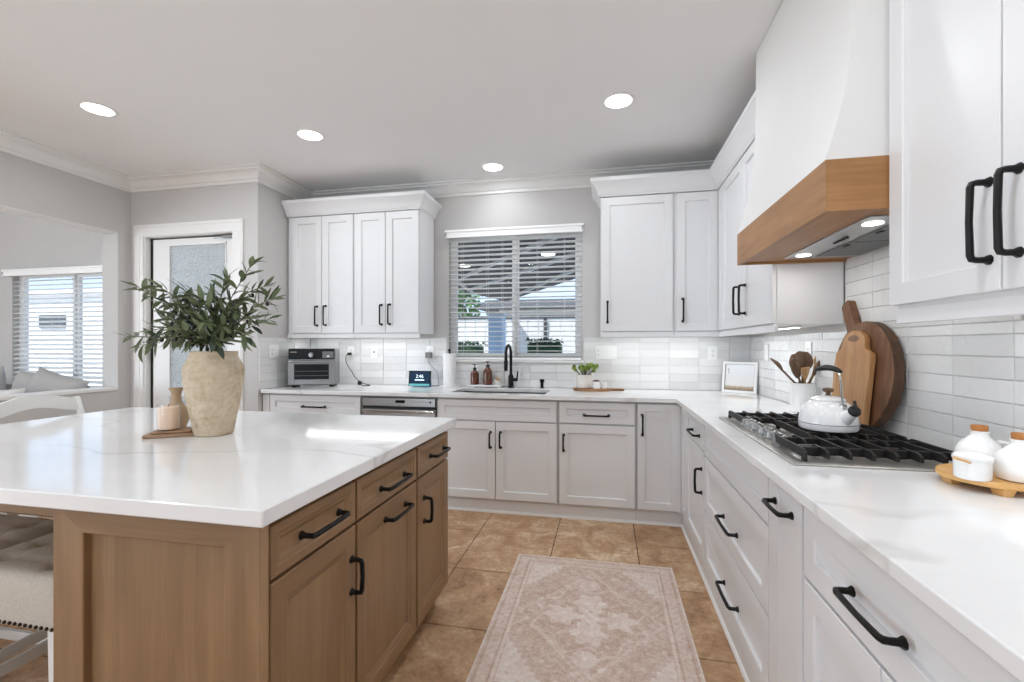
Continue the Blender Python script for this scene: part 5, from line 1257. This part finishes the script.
# ------------------------------------------------------------------ vase and olive branches on the island
VX, VY, VZ = -1.598, 1.608, .9145
r = thing('vase', (VX, VY, VZ), 'large weathered beige clay vase on the island', 'vase')
mb = MB(); mb.lathe([(.078, 0), (.083, .004), (.094, .06), (.109, .125), (.121, .19), (.127, .235), (.128, .262), (.124, .285), (.112, .305), (.102, .320), (.100, .334), (.103, .341), (.100, .344), (.092, .340), (.091, .315), (.105, .28), (.10, .10), (.001, .08)], (VX, VY, VZ), 56, .86, .86); build('body', mb, M['vase'], r)
rnd = random.Random(11)
U = Vector((.979, .202, 0)); NF = Vector((-.202, .979, 0)); MOUTH = Vector((VX, VY, VZ + .33))
def branch(tips, label, seed, dens=1.0):
    """tips: list of (right, up, depth) end points relative to the mouth; first one is the main stem"""
    rnd = random.Random(seed); base = MOUTH + Vector((rnd.uniform(-.03, .03), rnd.uniform(-.03, .03), -.22))
    r = thing('olive_branch', tuple(base), label, 'branch', 'olive branches in the vase')
    P = lambda t: MOUTH + U * t[0] + NF * t[2] + Vector((0, 0, t[1]))
    sm = MB(); lm = MB(); om = MB(); fork = None
    for i, t in enumerate(tips):
        end = P(t)
        if i == 0: mid = MOUTH + U * t[0] * .25 + NF * t[2] * .25 + Vector((0, 0, max(.06, t[1] * .45))); path = smooth_path([tuple(base), tuple(MOUTH + U * t[0] * .06 + NF * t[2] * .06), tuple(mid), tuple(end)], 8); fork = Vector(path[15])
        else: mid = fork.lerp(end, .5) + Vector((0, 0, .03)); path = smooth_path([tuple(fork), tuple(mid), tuple(end)], 9)
        n = len(path); sm.tube(path, [.0042 - .0028 * k / n for k in range(n)] if i == 0 else [.0028 - .0016 * k / n for k in range(n)], 6)
        start = int(n * .5) if i == 0 else int(n * .15); L = sum((Vector(path[k + 1]) - Vector(path[k])).length for k in range(start, n - 1)); cnt = max(8, int(L / .0100 * dens)); side = 0
        for q in range(cnt + 1):
            f = start + (n - 1 - start) * q / cnt; k = min(int(f), n - 2); p = Vector(path[k]).lerp(Vector(path[k + 1]), f - k); d = (Vector(path[k + 1]) - Vector(path[k])).normalized()
            side += 2.4 + rnd.uniform(-.4, .4); o1 = d.orthogonal().normalized(); o2 = d.cross(o1); out = o1 * math.cos(side) + o2 * math.sin(side)
            spread = .5 if q > cnt - 3 else rnd.uniform(.8, 1.3); ld = (d + out * spread + Vector((0, 0, rnd.uniform(-.35, .15)))).normalized()
            lm.tone = rnd.random() ** 1.2; up = Vector((rnd.uniform(-.6, .6), rnd.uniform(-.6, .6), 1))
            leaf(lm, p, ld, up, rnd.uniform(.048, .084), rnd.uniform(.0075, .0120), rnd.uniform(-.4, 1.0), 6)
        for q in range(rnd.choice((1, 2, 3))):
            f = rnd.uniform(start, n - 2); k = int(f); p = Vector(path[k]); o = p + Vector((rnd.uniform(-.016, .016), rnd.uniform(-.016, .016), -.018)); om.tube([tuple(p), tuple(o + Vector((0, 0, .01)))], .0008, 5); om.blob(tuple(o), .0075, .0075, .0100, 12, 8); build('olive', om, M['olive'], r); om = MB()
    build('stem', sm, M['stem'], r); lf = build('leaves', lm, M['olive_leaf'], r, smooth=60); lf['kind'] = 'stuff'
branch([(-.37, .075, .02), (-.26, .15, .06), (-.27, .03, -.05), (-.18, .10, -.09)], 'olive branch reaching farthest left out of the vase', 21)
branch([(-.325, .285, .0), (-.22, .22, .08), (-.20, .28, -.05), (-.13, .24, .04)], 'olive branch rising at the upper left of the vase', 22)
branch([(.03, .33, .03), (-.05, .27, .06), (-.02, .22, -.08), (-.10, .26, -.02)], 'olive branch standing upright in the middle of the vase', 23)
branch([(.155, .375, .0), (.09, .24, .06), (.20, .29, .03), (.12, .17, -.05)], 'tallest olive branch, with dark fruit, right of the vase centre', 24, .8)
branch([(.235, .15, .0), (.18, .07, -.08), (.215, .24, .05), (.10, .11, -.10)], 'olive branch bending down right of the vase', 25)
branch([(-.06, .11, -.14), (.05, .13, -.13), (-.14, .07, -.10), (.0, .20, -.10), (.08, .05, -.11)], 'short olive branch leaning over the front of the vase', 26)
branch([(.02, .20, .13), (-.13, .17, .12), (.12, .16, .11), (-.22, .08, .09)], 'olive branch at the back of the vase towards the door', 27)
branch([(-.17, .05, .04), (-.11, .14, .02), (-.2, .17, .03)], 'short drooping olive branch left of the vase rim', 28)
# small bottle, coaster, candle
cx, cy = -1.742, 1.552
r = thing('wooden_coaster', (cx, cy, .914), 'rough wooden riser board beside the vase under the candle', 'coaster')
T = Matrix.Translation((cx, cy, .9145)) @ Matrix.Rotation(.55, 4, 'Z')
mb = MB(); mb.T = T; mb.box(-.085, .088, -.060, .062, .0, .013, .003); build('lower_slab', mb, M['coaster'], r)
mb = MB(); mb.T = T; mb.box(-.062, .075, -.046, .052, .0132, .023, .003); build('upper_slab', mb, M['coaster'], r)
qx, qy, qz = -1.750, 1.540, .938
r = thing('glass_candle', (qx, qy, qz), 'peach candle in a clear glass tumbler on the wooden riser', 'candle')
mb = MB(); mb.lathe([(.036, 0), (.0385, .004), (.0385, .105), (.0375, .106), (.0367, .105), (.0367, .005), (.001, .004)], (qx, qy, qz), 36); build('tumbler', mb, M['glass'], r)
mb = MB(); mb.lathe([(.0355, .0055), (.0362, .007), (.0362, .092), (.034, .094), (.001, .094)], (qx, qy, qz), 36); wx = build('wax', mb, M['candle'], r)
mb = MB(); mb.tube([(qx, qy, qz + .093), (qx + .001, qy, qz + .103)], .0012, 6); build('wick', mb, M['rubber'], wx)
bx, by = -1.832, 1.648
r = thing('bottle_vase', (bx, by, .914), 'small tan bottle vase with flared neck behind the candle', 'vase')
mb = MB(); mb.lathe([(.036, 0), (.042, .004), (.057, .040), (.060, .062), (.054, .088), (.034, .112), (.024, .128), (.0215, .150), (.025, .168), (.034, .181), (.034, .184), (.028, .182), (.018, .160), (.018, .13)], (bx, by, .9145), 40, .82, .82); build('body', mb, M['bottle_clay'], r)

# ------------------------------------------------------------------ living room
r = thing('sofa', (-5.3, 2.85, 0), 'grey sofa beyond the wall opening, mostly hidden below its ledge', 'sofa')
mb = MB(); mb.box(-6.5, -4.51, 2.50, 3.19, .10, .46, .05); build('seat', mb, M['sofa'], r)
mb = MB(); mb.box(-6.5, -4.51, 3.195, 3.285, .10, .92, .04); build('backrest', mb, M['sofa'], r)
mb = MB(); mb.box(-4.505, -4.415, 2.50, 3.28, .10, .66, .04); build('armrest', mb, M['sofa'], r)
def cushion(c, w, h, t, rx, ry, rz, m, label):
    mb = MB(); n = 16
    mb.T = Matrix.Translation(c) @ Matrix.Rotation(rz, 4, 'Z') @ Matrix.Rotation(ry, 4, 'Y') @ Matrix.Rotation(rx, 4, 'X')
    def S(s):
        vs = []
        for i in range(n + 1):
            for j in range(n + 1):
                u, v = -1 + 2 * i / n, -1 + 2 * j / n; k = ((1 - u ** 4) * (1 - v ** 4)) ** .5; pin = 1 - .06 * (1 - abs(u) ** 2) * abs(v) ** 3; pin2 = 1 - .06 * (1 - abs(v) ** 2) * abs(u) ** 3
                vs.append((u * w / 2 * pin2, s * (t / 2 * k + .002), v * h / 2 * pin))
        return vs
    q = [(i * (n + 1) + j, (i + 1) * (n + 1) + j, (i + 1) * (n + 1) + j + 1, i * (n + 1) + j + 1) for i in range(n) for j in range(n)]
    mb.add(S(-1), q); mb.add(S(1), q)
    rim = [(i, 0) for i in range(n)] + [(n, j) for j in range(n)] + [(i, n) for i in range(n, 0, -1)] + [(0, j) for j in range(n, 0, -1)]; ix = [a * (n + 1) + b for a, b in rim]; va, vb = S(-1), S(1); N_ = len(ix)
    mb.add([va[k] for k in ix] + [vb[k] for k in ix], [(k, (k + 1) % N_, N_ + (k + 1) % N_, N_ + k) for k in range(N_)])
    r = solo('cushion', mb, m, c, label, 'cushion', 'sofa cushions', smooth=60)
    return r
cushion((-4.95, 3.10, .765), .56, .56, .15, -.16, .08, 0, M['fabric_grey'], 'grey sofa cushion in the middle, leaning under the window')
cushion((-4.69, 3.04, .775), .50, .56, .15, -.22, .25, .1, M['fabric_grey'], 'grey sofa cushion nearest the wall opening corner')
cushion((-5.00, 2.80, .705), .60, .46, .13, -.32, -.03, .05, M['fabric_white'], 'small white cushion in front of the grey sofa cushions')
cushion((-5.45, 3.02, .765), .52, .56, .15, -.2, -.32, 0, M['fabric_grey'], 'grey sofa cushion tilted at the left side of the opening')
cushion((-5.66, 2.76, .69), .42, .42, .13, -.4, .3, .1, M['fabric_white'], 'white cushion low at the left side of the opening')

# ------------------------------------------------------------------ outdoors, seen through the windows
mb = MB(); mb.box(-30, 30, 4.16, 60, -.25, -.06); mb.box(-30, XRET - .13, 3.44, 4.16, -.25, -.06); mb.box(-30, 30, -30, Y0 - .12, -.25, -.06); mb.box(-30, XLL - .12, Y0 - .12, 3.44, -.25, -.06); struct('ground', mb, M['concrete'])  # unseen slab behind the house is added to bounce sun indoors
r = thing('patio_cover', (-1.5, 7, 2.5), 'dark patio roof with pale rafters outside the kitchen window', 'patio roof')
mb = MB(); poly = [(-2.3, 4.2), (1.75, 4.2), (-.56, 8.36), (-1.99, 10.95), (-2.70, 12.2), (-3.1, 9.9), (-3.3, 8.0)]
mb.prism(poly, lambda u, v, d: (u, v, d), 2.50, 2.60); build('roof_deck', mb, M['ext_dark'], r)
for (a, b_) in (((-2.9, 9.4), (.2, 5.15)), ((-2.0, 10.36), (.6, 4.95)), ((-2.45, 7.6), (-.2, 4.5)), ((-2.95, 10.0), (-2.3, 5.2))):
    mb = MB(); a = Vector((*a, 0)); b_ = Vector((*b_, 0)); nrm = Vector((-(b_ - a).y, (b_ - a).x, 0)).normalized() * .022
    mb.rings([[tuple(p + q + Vector((0, 0, z))) for q, z in ((nrm, 2.45), (-nrm, 2.45), (-nrm, 2.499), (nrm, 2.499))] for p in (a, b_)]); build('rafter', mb, M['ext_rafter'], r)
for (x, y) in ((-2.1, 6.6), (-.75, 6.0)):
    mb = MB(); mb.lathe([(.09, -.012), (.09, -.001)], (x, y, 2.5), 20); build('ceiling_lamp', mb, M['lamp'], r)
mb = MB(); mb.box(-3.2, -3.08, 8.1, 8.22, -.06, 2.5); build('post', mb, M['ext_rafter'], r)
mb = MB(); mb.box(1.1, 1.25, 4.3, 4.45, -.06, 2.5); build('post', mb, M['ext_rafter'], r)
r = thing('pillar', (-2.19, 9.1, 0), 'square blue-grey pillar in front of the white fence', 'pillar')
mb = MB(); mb.box(-2.34, -2.04, 8.95, 9.25, -.05, 1.90, .01); build('shaft', mb, M['ext_blue'], r)
mb = MB(); mb.box(-2.38, -2.00, 8.91, 9.29, 1.90, 1.96, .01); build('cap', mb, M['ext_rafter'], r)
r = thing('fence', (-2, 12, 0), 'long white board fence with dark top rail behind the hedges', 'fence')
for i in range(32):
    mb = MB(); x = -5.4 + i * .30; mb.box(x, x + .285, 12.4, 12.43, -.05, 2.04, .004); build('board', mb, M['ext_white'], r)
mb = MB(); mb.box(-5.4, 4.2, 12.37, 12.46, 2.045, 2.12); build('top_rail', mb, M['ext_dark'], r)
for i, x in enumerate((-4.3, -1.62)):
    mb = MB(); mb.box(x - .04, x + .04, 12.28, 12.36, -.05, 2.04); build('fence_post', mb, M['ext_dark'], r)
def hedge(x0, x1, y0, y1, z1, label):
    mb = MB(); rr = random.Random(int(x0 * 100)); n = int((x1 - x0) * 260)
    mb.box(x0 + .08, x1 - .08, y0 + .08, y1 - .08, -.05, z1 - .08, .05)
    for i in range(n):
        p = Vector((rr.uniform(x0 + .05, x1 - .05), rr.choice((y0 + .06, rr.uniform(y0, y1))), rr.uniform(0, z1 - .04)));
        if rr.random() < .4: p.z = z1 - .06
        leaf(mb, p, Vector((rr.uniform(-1, 1), rr.uniform(-1, .4), rr.uniform(-.3, 1))), Vector((0, -.5, 1)), rr.uniform(.07, .13), .028, .2, 3)
    return solo('hedge', mb, M['hedge'], ((x0 + x1) / 2, (y0 + y1) / 2, 0), label, 'hedge', 'clipped hedges outside')
hedge(-1.85, -.92, 10.2, 10.8, 1.44, 'dark green clipped hedge right of the blue-grey pillar')
hedge(-3.6, -2.82, 10.2, 10.8, 1.38, 'dark green clipped hedge left of the blue-grey pillar')
r = thing('neighbour_house', (0, 18, 0), 'neighbouring house with a grey hipped roof beyond the fence', 'house')
mb = MB(); mb.box(-3.9, 6, 16.5, 22, -.05, 2.62); build('wall', mb, M['ext_stucco'], r)
mb = MB(); mb.rings([[(-4.6, 15.9, 2.62), (7, 15.9, 2.62), (7, 22.6, 2.62), (-4.6, 22.6, 2.62)], [(-4.3, 16.1, 2.95), (7, 16.1, 2.95), (7, 22.2, 2.95), (-4.3, 22.2, 2.95)]]); build('roof', mb, M['ext_roof'], r)
r = thing('tree', (-5.8, 17.0, 0), 'light green tree beyond the fence at the left of the kitchen window', 'tree')
mb = MB(); mb.tube([(-5.8, 17, -.05), (-5.8, 17, 1.6), (-5.75, 17, 2.6)], [.12, .10, .06], 10); build('trunk', mb, M['bark'], r)
mb = MB(); rr = random.Random(5)
for i in range(900):
    a, b_, q = rr.uniform(0, 2 * PI), rr.uniform(-1, 1), rr.random() ** .4; p = Vector((-5.75 + 1.0 * q * math.cos(a) * math.sqrt(1 - b_ * b_), 17 + 1.0 * q * math.sin(a) * math.sqrt(1 - b_ * b_), 2.9 + .95 * q * b_)); leaf(mb, p, Vector((rr.uniform(-1, 1), rr.uniform(-1, 1), rr.uniform(-1, 1))), Vector((0, 0, 1)), .2, .07, .2, 3)
cr_ = build('crown', mb, M['tree'], r); cr_['kind'] = 'stuff'
# side yard outside the living room window
r = thing('side_house', (-9, 10, 0), 'bright white house seen through the living room blind', 'house')
mb = MB(); mb.box(-18, -6.6, 9.0, 14, -.05, 2.55); build('wall', mb, M['ext_house'], r)
mb = MB(); mb.box(-18.2, -6.4, 8.85, 14.2, 2.552, 2.68, .01); build('roof', mb, M['ext_house'], r)
mb = MB(); mb.box(-14.2, -13.35, 8.96, 9.0, 1.74, 2.07, .01); build('window', mb, M['steel_dk'], r)
mb = MB()
mb.box(-12.5, -6.4, 6.0, 6.06, -.05, 1.45); solo('side_wall', mb, M['ext_house'], (-9, 6, 0), 'white garden wall outside the living room window', 'wall')
